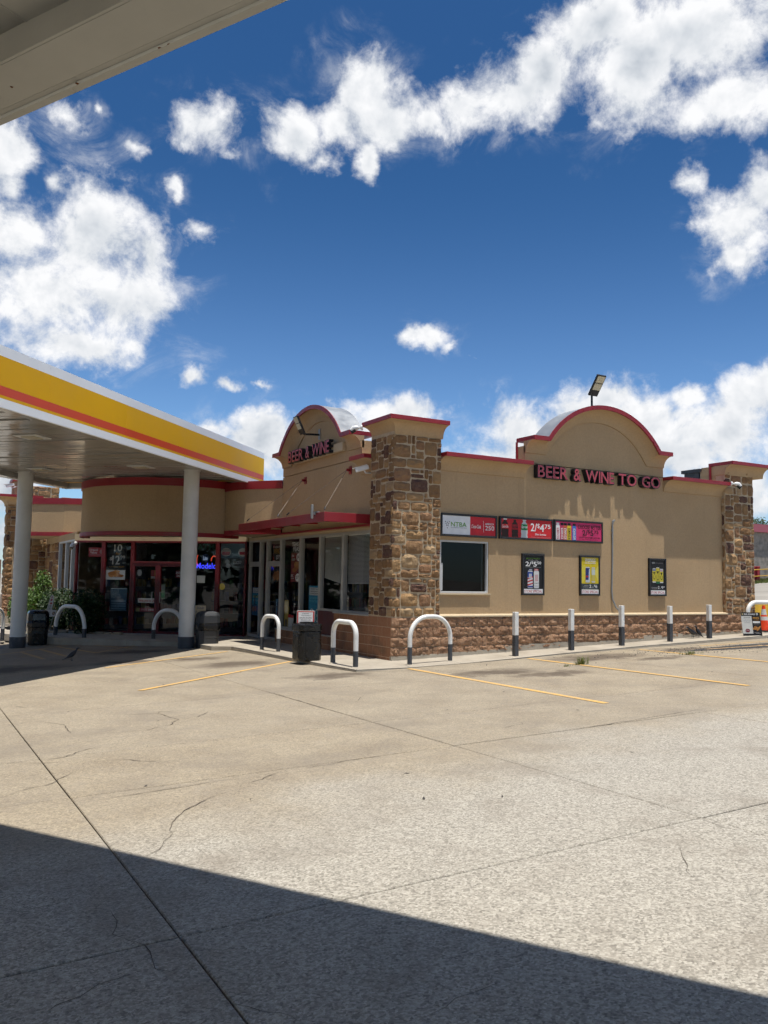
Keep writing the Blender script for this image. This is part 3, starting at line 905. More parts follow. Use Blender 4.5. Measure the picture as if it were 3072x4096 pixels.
# ---- stone pillars
def stone_meshes(n=9):
    out = []
    rnd = random.Random(5)
    for k in range(n):
        # unit stone: x,z in -.5...5, front towards -y, about .5 deep in y (scaled later)
        nx, nz = 5, 4
        grid = []
        for j in range(nz + 1):
            row = []
            for i in range(nx + 1):
                u, w = i / nx - .5, j / nz - .5
                edge = min(i, nx - i) == 0 or min(j, nz - j) == 0
                d = -1.0 + rnd.uniform(-.35, .35) if not edge else -.45 + rnd.uniform(-.2, .15)
                cu = 1 - .10 * (abs(2 * w) ** 3) * abs(2 * u) if edge else 1
                row.append((u * (cu + rnd.uniform(-.05, .02) * edge), d, w * (cu + rnd.uniform(-.05, .02) * edge)))
            grid.append(row)
        vs_, fs = [], []
        for row in grid:
            vs_ += row
        for j in range(nz):
            for i in range(nx):
                a = j * (nx + 1) + i
                fs.append((a, a + 1, a + nx + 2, a + nx + 1))
        # skirt to the back
        rim = [i for i in range(nx + 1)] + [(j) * (nx + 1) + nx for j in range(1, nz + 1)] + [nz * (nx + 1) + i for i in range(nx - 1, -1, -1)] + [j * (nx + 1) for j in range(nz - 1, 0, -1)]
        b0 = len(vs_)
        vs_ += [(vs_[i][0], .6, vs_[i][2]) for i in rim]
        for q in range(len(rim)):
            r2 = (q + 1) % len(rim)
            fs.append((rim[q], b0 + q, b0 + r2, rim[r2]))
        me = bpy.data.meshes.new('stone')
        me.from_pydata(vs_, [], fs)
        me.materials.append(STONE)
        me.polygons.foreach_set('use_smooth', [True] * len(me.polygons))
        me.set_sharp_from_angle(angle=rad(50))
        out.append(me)
    return out
STONES = stone_meshes()

def ashlar(w, h, cw, ch, rnd):
    """random squared rubble: rectangles (x, z, w, h) that fill w x h"""
    nx, nz = max(1, round(w / cw)), max(1, round(h / ch))
    cw, ch = w / nx, h / nz
    used = [[False] * nx for _ in range(nz)]
    sizes = [(4, 2), (3, 2), (3, 2), (2, 2), (2, 2), (2, 1), (3, 3), (2, 3), (3, 1), (4, 3), (1, 1), (1, 2), (3, 2), (4, 2)]
    out = []
    for j in range(nz):
        for i in range(nx):
            if used[j][i]:
                continue
            rnd.shuffle(sizes)
            for a, b in sizes + [(2, 1), (1, 2), (1, 1)]:
                if i + a <= nx and j + b <= nz and not any(used[j + q][i + p] for p in range(a) for q in range(b)):
                    break
            for p in range(a):
                for q in range(b):
                    used[j + q][i + p] = True
            out.append([i * cw, j * ch, a * cw, b * ch])
    return out

def face_stones(parent, O, U, OUT, w, h, seed, cw=.108, ch=.098, deep=.036):
    """stones on a face with lower left corner O, running along U, facing OUT"""
    rnd = random.Random(seed)
    U, OUT, O = V(U), V(OUT), V(O)
    rz = math.atan2(U.y, U.x)
    for x, z, a, b in ashlar(w, h, cw, ch, rnd):
        g = .008
        jx0, jx1, jz0, jz1 = [rnd.uniform(-.009, .009) for _ in range(4)]
        a2, b2 = a - 2 * g + jx1 - jx0, b - 2 * g + jz1 - jz0
        c = O + U * (x + a / 2 + (jx0 + jx1) / 2) + V((0, 0, z + b / 2 + (jz0 + jz1) / 2))
        place('stone', rnd.choice(STONES), parent, c, (0, rnd.gauss(0, .018), rz), (a2, deep * rnd.uniform(.8, 1.3), b2))

def mkpillar(x0, x1, y0, y1, z0, z1):
    p = mk('stone_pillar', MB().box(x0, x1, y0, y1, z0, z1), MORTAR, shop)
    return p

# near corner pillar
pl = mkpillar(.014, 1.165, .014, .985, .86, 4.70)
face_stones(pl, (.0, .028, .875), (1, 0, 0), (0, -1, 0), 1.17, 3.75, 3)
face_stones(pl, (.028, .985, .875), (0, -1, 0), (-1, 0, 0), .985, 3.75, 8)
# far corner pillar
pl = mkpillar(10.20, 11.34, .014, 1.0, .86, 4.78)
face_stones(pl, (10.19, .028, .875), (1, 0, 0), (0, -1, 0), 1.16, 3.80, 21, .115, .105)
face_stones(pl, (10.22, .14, .875), (0, -1, 0), (-1, 0, 0), .11, 3.1, 22, .11, .21, .03)

def pillar_cap(corner_pts, outs, zt, parent=shop):
    P = [V((x, y, zt)) for x, y in corner_pts]
    A = path2d(P, outs)
    B = [V((0, 0, 1))] * len(P)
    pr = [(-.5, 0), (.275, 0), (.275, -.088), (-.5, -.088)]
    pc = [(-.3, -.0895), (.25, -.0895)] + [(.25 - .24 * math.cos(rad(t)), -.33 + .24 * math.sin(rad(t))) for t in (75, 60, 45, 30, 15, 0)] + [(.004, -.345), (-.3, -.345)]
    mk('cap_coping', MB().sweep(P, A, B, pr), RED, parent, bevel=.004)
    mk('cap_moulding', MB().sweep(P, A, B, pc), STUCCO, parent, smooth=True)
pillar_cap([(1.20, .0), (.03, .0), (.03, .97)], [(0, -1, 0), (-1, 0, 0)], 4.965)
mk('cap_top', MB().box(.25, 1.19, .25, .96, 4.60, 4.95), RED, shop)
pillar_cap([(10.17, .0), (11.75, .0)], [(0, -1, 0)], 4.90)
mk('cap_core', MB().box(10.19, 11.70, .01, .75, 4.55, 4.81), STUCCO, shop)
mk('edge_trim', MB().box(10.14, 10.185, .42, .47, 4.33, 4.81), RED, shop)
mk('parapet_wall', MB().box(10.19, 11.2, .30, .75, 4.30, 4.56), STUCCO, shop)

# ---- block base
def block_mesh(rough, seed):
    rnd = random.Random(seed)
    nx, nz = (7, 4) if rough else (1, 1)
    vs_, fs = [], []
    for j in range(nz + 1):
        for i in range(nx + 1):
            edge = min(i, nx - i) == 0 or min(j, nz - j) == 0
            d = -.55 + rnd.uniform(-.25, .25) if edge else -1 + rnd.uniform(-.6, .6)
            if not rough:
                d = -.4
            vs_.append((i / nx - .5, d, j / nz - .5))
    for j in range(nz):
        for i in range(nx):
            a = j * (nx + 1) + i
            fs.append((a, a + 1, a + nx + 2, a + nx + 1))
    rim = [i for i in range(nx + 1)] + [j * (nx + 1) + nx for j in range(1, nz + 1)] + [nz * (nx + 1) + i for i in range(nx - 1, -1, -1)] + [j * (nx + 1) for j in range(nz - 1, 0, -1)]
    b0 = len(vs_)
    vs_ += [(vs_[i][0], .8, vs_[i][2]) for i in rim]
    for q in range(len(rim)):
        r2 = (q + 1) % len(rim)
        fs.append((rim[q], b0 + q, b0 + r2, rim[r2]))
    me = bpy.data.meshes.new('block')
    me.from_pydata(vs_, [], fs)
    me.materials.append(SPLIT if rough else SMOOTHB)
    if rough:
        me.polygons.foreach_set('use_smooth', [True] * len(me.polygons))
        me.set_sharp_from_angle(angle=rad(60))
    return me
ROUGHB = [block_mesh(True, s) for s in range(7)]
FLATB = [block_mesh(False, 1)]

base = mk('block_base', MB().box(.02, 11.33, .02, .40, -.06, .86), BMORTAR, shop)
def courses(parent, O, U, L, zmin, zmax, floor, meshes, deep, top=.865, start=0.0):
    U = V(U); O = V(O)
    rz = math.atan2(U.y, U.x)
    for c in range(6):
        z1 = top - .2015 * c; z0 = z1 - .2015
        if z1 < zmin + .02 or z0 > zmax - .02 or z1 > zmax + .03:
            continue
        s = -(.2 if c % 2 else 0) - start
        while s < L:
            a, b = max(0, s), min(L, s + .4)
            if b - a > .03:
                p = O + U * ((a + b) / 2)
                fl = floor(p.x, p.y)
                if z1 > fl + .03:
                    zz = max(z0, fl - .05)
                    place('block', random.choice(meshes), parent, (p.x, p.y, (z1 + zz) / 2), (0, 0, rz), (b - a - .012, deep, z1 - zz - .012))
            s += .4
courses(base, (.0, .015, 0), (1, 0, 0), 11.34, -.1, 1, lambda x, y: walk_z(x, y) + .07, ROUGHB, .026)
# concrete footing that shows below the blocks as the walk climbs
fb = MB()
fx = lines(.0, 11.3, .7)
for a, b in zip(fx, fx[1:]):
    st = lambda x: walk_z(x, 0) + .075 + (.05 if 3.0 < x < 4.8 or 6.8 < x < 8.4 else 0.0)
    h = st((a + b) / 2)
    fb.hexa([(a, -.016, walk_z(a, 0) - .05), (b, -.016, walk_z(b, 0) - .05), (b, .05, walk_z(b, 0) - .05), (a, .05, walk_z(a, 0) - .05)],
            [(a, -.012, h), (b, -.012, h), (b, .05, h), (a, .05, h)])
mk('footing', fb, WALK, base)
# ------------------------------------------------------------------ shop, left face (towards -x)
LX = WY
# tower wall over the shop windows
wall_with_holes('wall', 'x', LX, .25, .98, 6.10, 2.76, 4.315, [], STUCCO)
# wall head strip over the storefront up to the entrance
mk('header', MB().box(LX + .03, .40, .98, 8.62, 2.70, 2.78), CREAM, shop)

def storefront_bar(mb, p0, p1, w, d, out):
    """box section between two points of the glazing plane"""
    p0, p1, out = V(p0), V(p1), V(out)
    t = (p1 - p0).normalized()
    s = t.cross(out).normalized()
    mb.obox(p0 - s * w / 2 - out * d / 2, p1 - p0, s * w, out * d)

def glazing(name, O, U, out, bays, frame_mat, glass_mat, fw=.055, fd=.11, parent=shop):
    """bays: (u0, u1, z0, z1); each a window part with frame bars and a pane"""
    O, U, out = V(O), V(U), V(out)
    for u0, u1, z0, z1 in bays:
        def pt(u, z):
            return O + U * u + V((0, 0, z))
        win = mk(name, MB().poly([pt(u0 + .02, z0 + .02), pt(u1 - .02, z0 + .02), pt(u1 - .02, z1 - .02), pt(u0 + .02, z1 - .02)]), glass_mat, parent)
        mb = MB()
        h = fw / 2
        storefront_bar(mb, pt(u0 + h, z0), pt(u0 + h, z1), fw - .002, fd, out)
        storefront_bar(mb, pt(u1 - h, z0), pt(u1 - h, z1), fw - .002, fd, out)
        storefront_bar(mb, pt(u0 + fw, z0 + h), pt(u1 - fw, z0 + h), fw, fd - .006, out)
        storefront_bar(mb, pt(u0 + fw, z1 - h), pt(u1 - fw, z1 - h), fw, fd - .006, out)
        mk('frame', mb, frame_mat, win, bevel=.004)
    return win

GX = .20
def bayL(y0, y1, z0, z1):
    return (y0 - 1.0, y1 - 1.0, z0, z1)
glazing('window', (GX, 1.0, 0), (0, 1, 0), (-1, 0, 0),
        [bayL(1.0, 2.52, .865, 2.70), bayL(2.52, 3.74, .865, 2.70), bayL(3.74, 4.91, .30, 2.70), bayL(4.91, 6.18, .30, 2.70),
         bayL(7.15, 7.67, -.06, 2.70)], ALU, GLASS)
# the two doors with their transoms
def door(y0, y1, parent=shop):
    win = glazing('door', (GX, 1.0, 0), (0, 1, 0), (-1, 0, 0), [bayL(y0, y1, -.06, 2.03)], ALU, GLASS, .085, .09)
    hy = y0 + .16
    mk('handle', MB().tube([(GX - .05, hy, .86), (GX - .11, hy, .86), (GX - .11, hy, 1.12), (GX - .05, hy, 1.12)], .012, 8), BLACKM, win, smooth=True)
    glazing('transom_window', (GX, 1.0, 0), (0, 1, 0), (-1, 0, 0), [bayL(y0, y1, 2.03, 2.70)], ALU, GLASS)
door(7.67, 8.58)
door(6.18, 7.15)

# low walls under the windows
lowb = mk('block_base', MB().box(.046, .30, .95, 2.70, -.06, .845).box(.046, .30, 2.70, 6.18, -.06, .285), BMORTAR, shop)
courses(lowb, (.05, 2.70, 0), (0, -1, 0), 1.74, -.1, 1, lambda x, y: walk_z(x, y) + .01, FLATB, .02, .855, .1)
courses(lowb, (.05, 6.15, 0), (0, -1, 0), 3.45, -.3, .31, lambda x, y: walk_z(x, y) + .0, FLATB, .02, .30, .1)
cb = mk('block_base', MB().box(.0105, .03, .02, .99, -.05, .86), BMORTAR, shop)
courses(cb, (.015, .985, 0), (0, -1, 0), .985, -.1, 1, lambda x, y: walk_z(x, y) + .01, FLATB, .02, .865)
mk('sill', MB().box(.02, .26, 1.0, 2.72, .845, .872), ALU, shop)
mk('sill', MB().box(.03, .26, 2.72, 6.18, .285, .306), ALU, shop)
PANEL = paint('maroon_panel', (0.085, 0.016, 0.018), 0.5, 0.25, 2.5)
mk('apron_panel', MB().box(.13, .19, 2.73, 3.73, .31, .862), PANEL, shop)
# blinds in the two windows by the corner
BLIND = paint('blind_slat', (0.62, 0.60, 0.54), 0.6, 0.06, 5)
def blind(y0, y1, zb0, zb1, zt):
    mb = MB()
    n = 40
    for k in range(n):
        f = k / (n - 1)
        a = zt - (zt - zb0) * f
        b = zt - (zt - zb1) * f
        mb.poly([(.262, y0, a - .010), (.262, y1, b - .010), (.285, y1, b + .010), (.285, y0, a + .010)])
    mb.box(.262, .29, y0, y1, zt, zt + .04)
    w = tag(mk('blind', mb, BLIND, shop), kind='stuff')
blind(1.06, 2.47, 1.54, 1.53, 2.62)
blind(2.58, 3.69, 1.50, 1.66, 2.62)

# ---- window in the right wall
win = mk('window', MB().poly([(1.25, .21, 1.38), (2.50, .21, 1.38), (2.50, .21, 2.47), (1.25, .21, 2.47)]), GLASSD, shop)
mk('frame', MB().box(1.23, 1.285, .145, .235, 1.36, 2.49).box(2.482, 2.52, .145, .235, 1.36, 2.49)
   .box(1.285, 2.482, .147, .233, 1.36, 1.40).box(1.285, 2.482, .147, .233, 2.452, 2.49), WINWHITE, win, bevel=.004)
mk('sash', MB().box(1.285, 1.34, .17, .205, 1.42, 2.0).box(2.40, 2.42, .222, .24, 1.42, 2.435), WINWHITE, win)
mk('sill', MB().box(1.19, 2.56, .085, .15, 1.325, 1.358), CREAM, win, bevel=.004)

# ---- awning over the shop windows: a thing of its own hung on cables
aw = empty('awning', (-.4, 3.7, 2.83), 'flat red metal awning over the shop windows hung on thin steel cables', 'awning')
AX0, AX1, AY0, AY1 = -.98, LX - .003, 1.18, 6.40
mb = MB()
mb.box(AX0, AX0 + .04, AY0, AY1, 2.83, 3.03)
mb.box(AX0 + .04, AX1, AY0, AY0 + .04, 2.83, 3.03)
mb.box(AX0 + .04, AX1, AY1 - .04, AY1, 2.83, 3.03)
mk('fascia', mb, RED, aw, bevel=.004)
mk('deck', MB().box(AX0 + .04, AX1, AY0 + .04, AY1 - .04, 2.985, 3.022), paint('awning_deck', (.30, .25, .22), .8, .2, 3), aw)
for k in range(5):
    yy = AY0 + .5 + k * 1.05
    mk('rib', MB().box(AX0 + .04, AX1 - .03, yy, yy + .05, 2.945, 2.984), RED, aw)
mb = MB().box(AX1 - .05, AX1, .99, AY1, 2.78, 2.826)
mk('wall_rail', mb, RED, aw)
for (by, bz), ends in (((4.62, 4.10), (5.9, 3.85)), ((2.16, 4.10), (3.3, 1.28))):
    br = mk('bracket', MB().box(LX - .018, LX - .002, by - .07, by + .07, bz - .09, bz + .09).box(LX - .11, LX - .018, by - .022, by + .022, bz - .03, bz + .03), RED, aw, bevel=.004)
    for ey in ends:
        mk('cable', MB().tube([(LX - .10, by, bz), (AX0 + .05, ey, 3.10), (AX0 + .04, ey, 3.025)], .0055, 6), CABLE, aw)
        mk('turnbuckle', MB().tube([(AX0 + .09, ey + (by - ey) * .05, 3.145), (AX0 + .05, ey, 3.09)], .016, 6), BLACKM, aw)
ant = empty('antenna', (-.98, 1.46, 2.9), 'small grey cylinder antenna clamped to the corner of the red awning', 'antenna')
mk('cylinder', MB().lathe((-1.06, 1.62, 2.90), [(.012, 0), (.032, .01), (.032, .30), (.012, .31)], 10), GALV, ant, smooth=True)
mk('clamp', MB().box(-1.04, -.93, 1.60, 1.64, 2.99, 3.04).box(-1.0, -.93, 1.5, 1.64, 3.035, 3.06), GALV, ant)

# ---- stucco bands: right curve, round drum, left curve
def band(name, pts, z0, z1, zr, zb, th=.18, parent=shop, smooth=True, rz=.018):
    """vertical band along a plan polyline seen from its left side; zr red top height, zb red bottom height"""
    outs = []
    for a, b in zip(pts, pts[1:]):
        d = V((b[0] - a[0], b[1] - a[1], 0)).normalized()
        outs.append(V((-d.y, d.x, 0)))
    P = [V((x, y, 0)) for x, y in pts]
    A = path2d(P, outs)
    B = [V((0, 0, 1))] * len(P)
    mk(name, MB().sweep(P, A, B, [(-th, z0 + .001), (0, z0 + zb), (0, z1 - zr), (-th, z1 - zr)][::-1]), STUCCO, parent, smooth=smooth)
    mk('top_trim', MB().sweep(P, A, B, [(-th, z1), (rz + .02, z1), (rz + .02, z1 - zr), (-th, z1 - zr)][::-1]), RED, parent, smooth=smooth)
    mk('bottom_trim', MB().sweep(P, A, B, [(-th, z0 + zb), (rz + .01, z0 + zb), (rz + .01, z0), (-th, z0)][::-1]), RED, parent, smooth=smooth)
    return A

DC, DR = (-1.55, 10.60), 2.64
drum = [(DC[0] + DR * math.cos(rad(t)), DC[1] + DR * math.sin(rad(t))) for t in lines(-62, -206, 4.5)]
band('drum_fascia', drum, 2.73, 4.32, .21, .11)
def smooth_curve(pts, n=6):
    out = []
    for k in range(len(pts) - 1):
        p0 = V((*pts[max(0, k - 1)], 0)); p1 = V((*pts[k], 0)); p2 = V((*pts[k + 1], 0)); p3 = V((*pts[min(len(pts) - 1, k + 2)], 0))
        for i in range(n):
            t = i / n
            q = .5 * ((2 * p1) + (-p0 + p2) * t + (2 * p0 - 5 * p1 + 4 * p2 - p3) * t * t + (-p0 + 3 * p1 - 3 * p2 + p3) * t ** 3)
            out.append((q.x, q.y))
    out.append(pts[-1])
    return out
band('curved_fascia', [(LX, 6.11), (-.12, 6.42)] + smooth_curve([(-.12, 6.42), (-.42, 6.80), (-.68, 7.25), (-.80, 8.0)], 4)[1:], 2.80, 4.25, .22, .12)
band('curved_fascia', [(-2.4, 15.2), (-3.90, 15.85), (-4.35, 16.2), (-5.0, 16.72)], 2.96, 4.27, .21, .13, smooth=False)
# soffits under the bands
mk('soffit', MB().poly([(x, y, 2.775) for x, y in drum]), CREAM, shop)
mk('soffit', MB().poly([(.30, 6.1, 2.81), (-.1, 6.45, 2.81), (-.42, 6.92, 2.81), (-.66, 7.45, 2.81), (-.74, 8.2, 2.81), (.3, 8.7, 2.81)]), CREAM, shop)
mk('soffit', MB().poly([(-4.0, 12.3, 2.962), (-3.9, 15.85, 2.962), (-5.0, 16.72, 2.962), (-5.0, 19.1, 2.962), (-1.5, 19.1, 2.962), (-1.5, 11.0, 2.962)]), CREAM, shop)

# ---- entrance glazing on the diagonal
GA = V((.13, 8.60, 0)); GBp = V((-4.02, 12.38, 0))
GU = (GBp - GA).normalized(); GN = V((GU.y, -GU.x, 0)) * -1
if GN.dot(V((-1, -1, 0))) < 0:
    GN = -GN
EZ = -.10
glazing('window', GA, GU, GN, [(.02, .93, EZ, 2.68), (.93, 1.98, EZ, 2.68), (3.68, 4.66, EZ, 2.68), (4.66, 5.62, EZ, 2.68)], REDF, GLASS, .06, .12)
glazing('transom_window', GA, GU, GN, [(1.98, 3.68, 2.0, 2.68)], REDF, GLASS, .06, .12)
for u0, u1, hs in ((1.98, 2.83, 2.70), (2.83, 3.68, 2.96)):
    w = glazing('door', GA, GU, GN, [(u0, u1, EZ, 2.0)], REDF, GLASS, .085, .10)
    q = GA + GU * hs + GN * .05
    mk('handle', MB().tube([q + V((0, 0, .85)), q + GN * .06 + V((0, 0, .85)), q + GN * .06 + V((0, 0, 1.15)), q + V((0, 0, 1.15))], .014, 8), ALU, w, smooth=True)
mk('threshold', MB().obox(GA + V((0, 0, -.16)) + GN * .06, GU * 5.62, -GN * .12, V((0, 0, .07))), ALU, shop)
mk('header', MB().obox(GA + V((0, 0, 2.68)) + GN * .05, GU * 5.66, -GN * .3, V((0, 0, .20))), CREAM, shop)

# ---- left wing
mk('wall', MB().box(-4.0, -3.75, 12.5, 19.3, -.3, .25).box(-4.0, -3.75, 12.5, 16.0, 2.74, 2.96), STUCCO, shop)
glazing('window', (-3.95, 12.5, 0), (0, 1, 0), (-1, 0, 0), [(.05, .9, .25, 2.74), (.9, 2.0, .25, 2.74), (2.0, 3.4, .25, 2.74)], WINWHITE, GLASS)
pl = mk('stone_pillar', MB().box(-3.97, -3.70, 15.95, 19.3, .1, 4.3), MORTAR, shop)
face_stones(pl, (-3.97, 19.15, .25), (0, -1, 0), (-1, 0, 0), 3.2, 2.5, 31, .20, .155)
pl = mk('stone_pillar', MB().box(-5.35, -3.97, 19.17, 20.0, .1, 4.3), MORTAR, shop)
face_stones(pl, (-5.38, 19.17, .88), (1, 0, 0), (0, -1, 0), 1.40, 3.35, 32, .13, .115)
face_stones(pl, (-5.35, 20.0, .88), (0, -1, 0), (-1, 0, 0), .83, 3.35, 33, .2, .16)
lb = mk('block_base', MB().box(-5.40, -3.95, 19.14, 20.0, -.3, .86), BMORTAR, shop)
courses(lb, (-5.42, 19.13, 0), (1, 0, 0), 1.45, -.3, 1, lambda x, y: .04, ROUGHB, .02)
mk('footing', MB().box(-5.45, -3.95, 19.0, 19.2, -.3, .06), WALK, shop)
P = [V((-5.36, 20.3, 4.56)), V((-5.36, 19.16, 4.56)), V((-4.2, 19.16, 4.56))]
A = path2d(P, [V((-1, 0, 0)), V((0, -1, 0))])
mk('coping', MB().sweep(P, A, [V((0, 0, 1))] * 3, P_RED), RED, shop)
mk('cove_moulding', MB().sweep(P, A, [V((0, 0, 1))] * 3, P_COVE), STUCCO, shop, smooth=True)
mk('parapet_wall', MB().box(-5.18, -4.78, 19.3, 20.2, 4.2, 5.10), STUCCO, shop)
mk('coping', MB().box(-5.26, -4.70, 19.22, 20.3, 5.10, 5.19), RED, shop)
ch = mk('chimney', MB().box(-4.4, -3.32, 21.16, 22.2, 3.9, 5.14), MORTAR, shop)
face_stones(ch, (-4.42, 21.16, 4.0), (1, 0, 0), (0, -1, 0), 1.12, 1.15, 41, .16, .14)

# ---- roof, back walls and the dark inside
mk('roof', MB().prism([(.30, .30, 4.02), (11.1, .30, 4.02), (11.1, 24, 4.02), (-4.5, 24, 4.02), (-4.5, 20.1, 4.02), (-2.5, 20.1, 4.02), (-2.3, 15.4, 4.02), (-1.6, 11.0, 4.02), (.30, 8.9, 4.02)], (0, 0, .12)), ROOFMETAL, shop)
mk('back_wall', MB().box(10.95, 11.2, .5, 24, -.2, 4.1).box(-4.5, 11.0, 23.8, 24.1, -.5, 4.1).box(-4.6, -4.4, 20.0, 24, -.5, 4.0), STUCCO, shop)
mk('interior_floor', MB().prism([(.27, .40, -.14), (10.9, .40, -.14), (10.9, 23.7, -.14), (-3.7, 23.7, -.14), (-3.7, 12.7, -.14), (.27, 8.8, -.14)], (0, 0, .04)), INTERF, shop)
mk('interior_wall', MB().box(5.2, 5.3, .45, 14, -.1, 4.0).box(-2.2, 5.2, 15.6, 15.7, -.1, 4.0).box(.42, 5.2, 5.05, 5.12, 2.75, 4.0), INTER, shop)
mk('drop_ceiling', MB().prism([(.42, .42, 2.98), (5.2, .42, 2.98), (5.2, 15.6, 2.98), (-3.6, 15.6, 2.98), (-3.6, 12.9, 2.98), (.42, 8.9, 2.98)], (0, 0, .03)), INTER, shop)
# roof unit frame behind the far coping
ru = mk('roof_vent', MB().box(10.16, 10.40, .80, 1.3, 4.1, 4.70).box(10.10, 10.46, .74, 1.36, 4.70, 4.79), ROOFMETAL)
ru.data.materials[0] = GREYPL
tag(ru, 'grey sheet metal roof vent box behind the far stone pillar cap', 'roof vent')

# shelves and goods seen dimly through the glass
def shelf(x, y, L, along, label):
    s = empty('store_shelf', (x, y, -.1), label, 'shelf', 'shelves inside the store')
    mb = MB()
    dx, dy = (L, .7) if along == 'x' else (.7, L)
    mb.box(x - dx / 2, x + dx / 2, y - dy / 2, y + dy / 2, -.1, .05)
    for z in (.45, .85, 1.25):
        mb.box(x - dx / 2, x + dx / 2, y - dy / 2, y + dy / 2, z, z + .03)
    mb.box(x - (dx / 2 if along == 'x' else .02), x + (dx / 2 if along == 'x' else .02), y - (dy / 2 if along == 'y' else .02), y + (dy / 2 if along == 'y' else .02), .05, 1.5)
    mk('rack', mb, GREYPL, s)
    cols = [(.14, .03, .025), (.03, .05, .11), (.17, .12, .03), (.03, .08, .035), (.15, .15, .14), (.12, .05, .02)]
    gm = MB()
    for z in (.05, .48, .88, 1.28):
        n = int(L / .14)
        for k in range(n):
            if random.random() < .15: continue
            t = -L / 2 + (k + .5) * L / n
            h = random.uniform(.16, .30)
            for side in (-1, 1):
                cx, cy = (x + t, y + side * .2) if along == 'x' else (x + side * .2, y + t)
                gm.box(cx - .055, cx + .055, cy - .055, cy + .055, z, z + h, random.randrange(6))
    tag(mk('packaged_goods', gm, [ink(c) for c in cols], s), kind='stuff')
shelf(2.2, 4.4, 3.6, 'y', 'long store shelf of packets seen dimly through the awning windows')
shelf(1.5, 11.2, 3.0, 'x', 'store shelf of packets seen dimly behind the entrance doors')
shelf(-1.6, 13.6, 2.6, 'x', 'store shelf of packets seen dimly behind the entrance left panes')
# ------------------------------------------------------------------ fuel canopies
def canopy(name, label, P0, a, n, s0, s1, width, zb, zt, bands, soff_dz, soffmat, plank, edge_w=.10, flange=0.0, tops=True, fmat=None):
    """flat canopy: front edge through P0 along a, depth along n; bands = (z0, z1, material)"""
    a, n, P0 = V((*a, 0)), V((*n, 0)), V((*P0, 0))
    Z = V((0, 0, 1))
    c = P0 + a * (s0 + s1) / 2 + n * width / 2
    root = empty(name, (c.x, c.y, zb), label, 'canopy')
    corners = [P0 + a * s0, P0 + a * s1, P0 + a * s1 + n * width, P0 + a * s0 + n * width]
    for z0, z1, mt in bands:
        mb = MB()
        for k in range(4):
            p, q = corners[k], corners[(k + 1) % 4]
            t = (q - p).normalized()
            o = V((t.y, -t.x, 0))
            if o.dot(p + q - 2 * c) < 0:
                o = -o
            ln = (q - p).length
            m = max(1, round(ln / 2.4))
            for i in range(m):
                e = .0018
                mb.obox(p + t * (ln * i / m + e) + Z * z0 - o * edge_w + o * .0, t * (ln / m - 2 * e), o * edge_w, Z * (z1 - z0 - .0015))
        mk('fascia_band', mb, mt, root)
    # back of the fascia and the flange under it
    if flange:
        mb = MB()
        for k in range(4):
            p, q = corners[k], corners[(k + 1) % 4]
            t = (q - p).normalized()
            o = V((t.y, -t.x, 0))
            if o.dot(p + q - 2 * c) < 0:
                o = -o
            L = (q - p)
            mb.obox(p - o * (.10 + flange) - t * .0 + Z * (zb + .012), L, o * flange, Z * .02)
            mb.obox(p - o * (.10 + flange) + Z * (zb + .012), L, -o * .02, Z * (soff_dz - .012))
            mb.obox(p - o * .098 + Z * (zb + .018), L, o * .045, Z * .02)
            mb.obox(p - o * .045 + Z * (zb + .004), L, o * .012, Z * .03)
        mk('fascia_return', mb, fmat or soffmat, root, bevel=.003)
    # deck over everything
    mb = MB()
    e = .11
    mb.obox(P0 + a * (s0 + e) + n * e + Z * (zb + soff_dz + .03), a * (s1 - s0 - 2 * e), n * (width - 2 * e), Z * .25)
    mk('deck', mb, ROOFMETAL, root)
    # soffit panels across the canopy
    pm = MB()
    L = width - .24
    pm.box(-plank / 2 + .003, plank / 2 - .003, -L / 2, L / 2, 0, .012)
    pm.box(-plank / 2 + .003, -plank / 2 + .012, -L / 2, L / 2, -.006, 0)
    me = None
    k = 0
    s = s0 + .12 + plank / 2
    ang = math.atan2(a.y, a.x)
    while s < s1 - .12 - plank / 2 + .01:
        p = P0 + a * s + n * width / 2 + Z * (zb + soff_dz)
        if me is None:
            o = mk('soffit_panel', MB_shift(pm, p, ang), soffmat, root)
            me = bpy.data.meshes.new('soffit_panel')
            me.from_pydata([v[:] for v in pm.v], [], pm.f)
            me.materials.append(soffmat)
            bpy.data.objects.remove(o)
        place('soffit_panel', me, root, p, (random.gauss(0, .0035), random.gauss(0, .012), ang))
        s += plank
    return root, a, n, P0

def MB_shift(mb, p, ang):
    o = MB()
    o.v = [V((v.x * math.cos(ang) - v.y * math.sin(ang), v.x * math.sin(ang) + v.y * math.cos(ang), v.z)) + p for v in mb.v]
    o.f, o.m = mb.f, mb.m
    return o

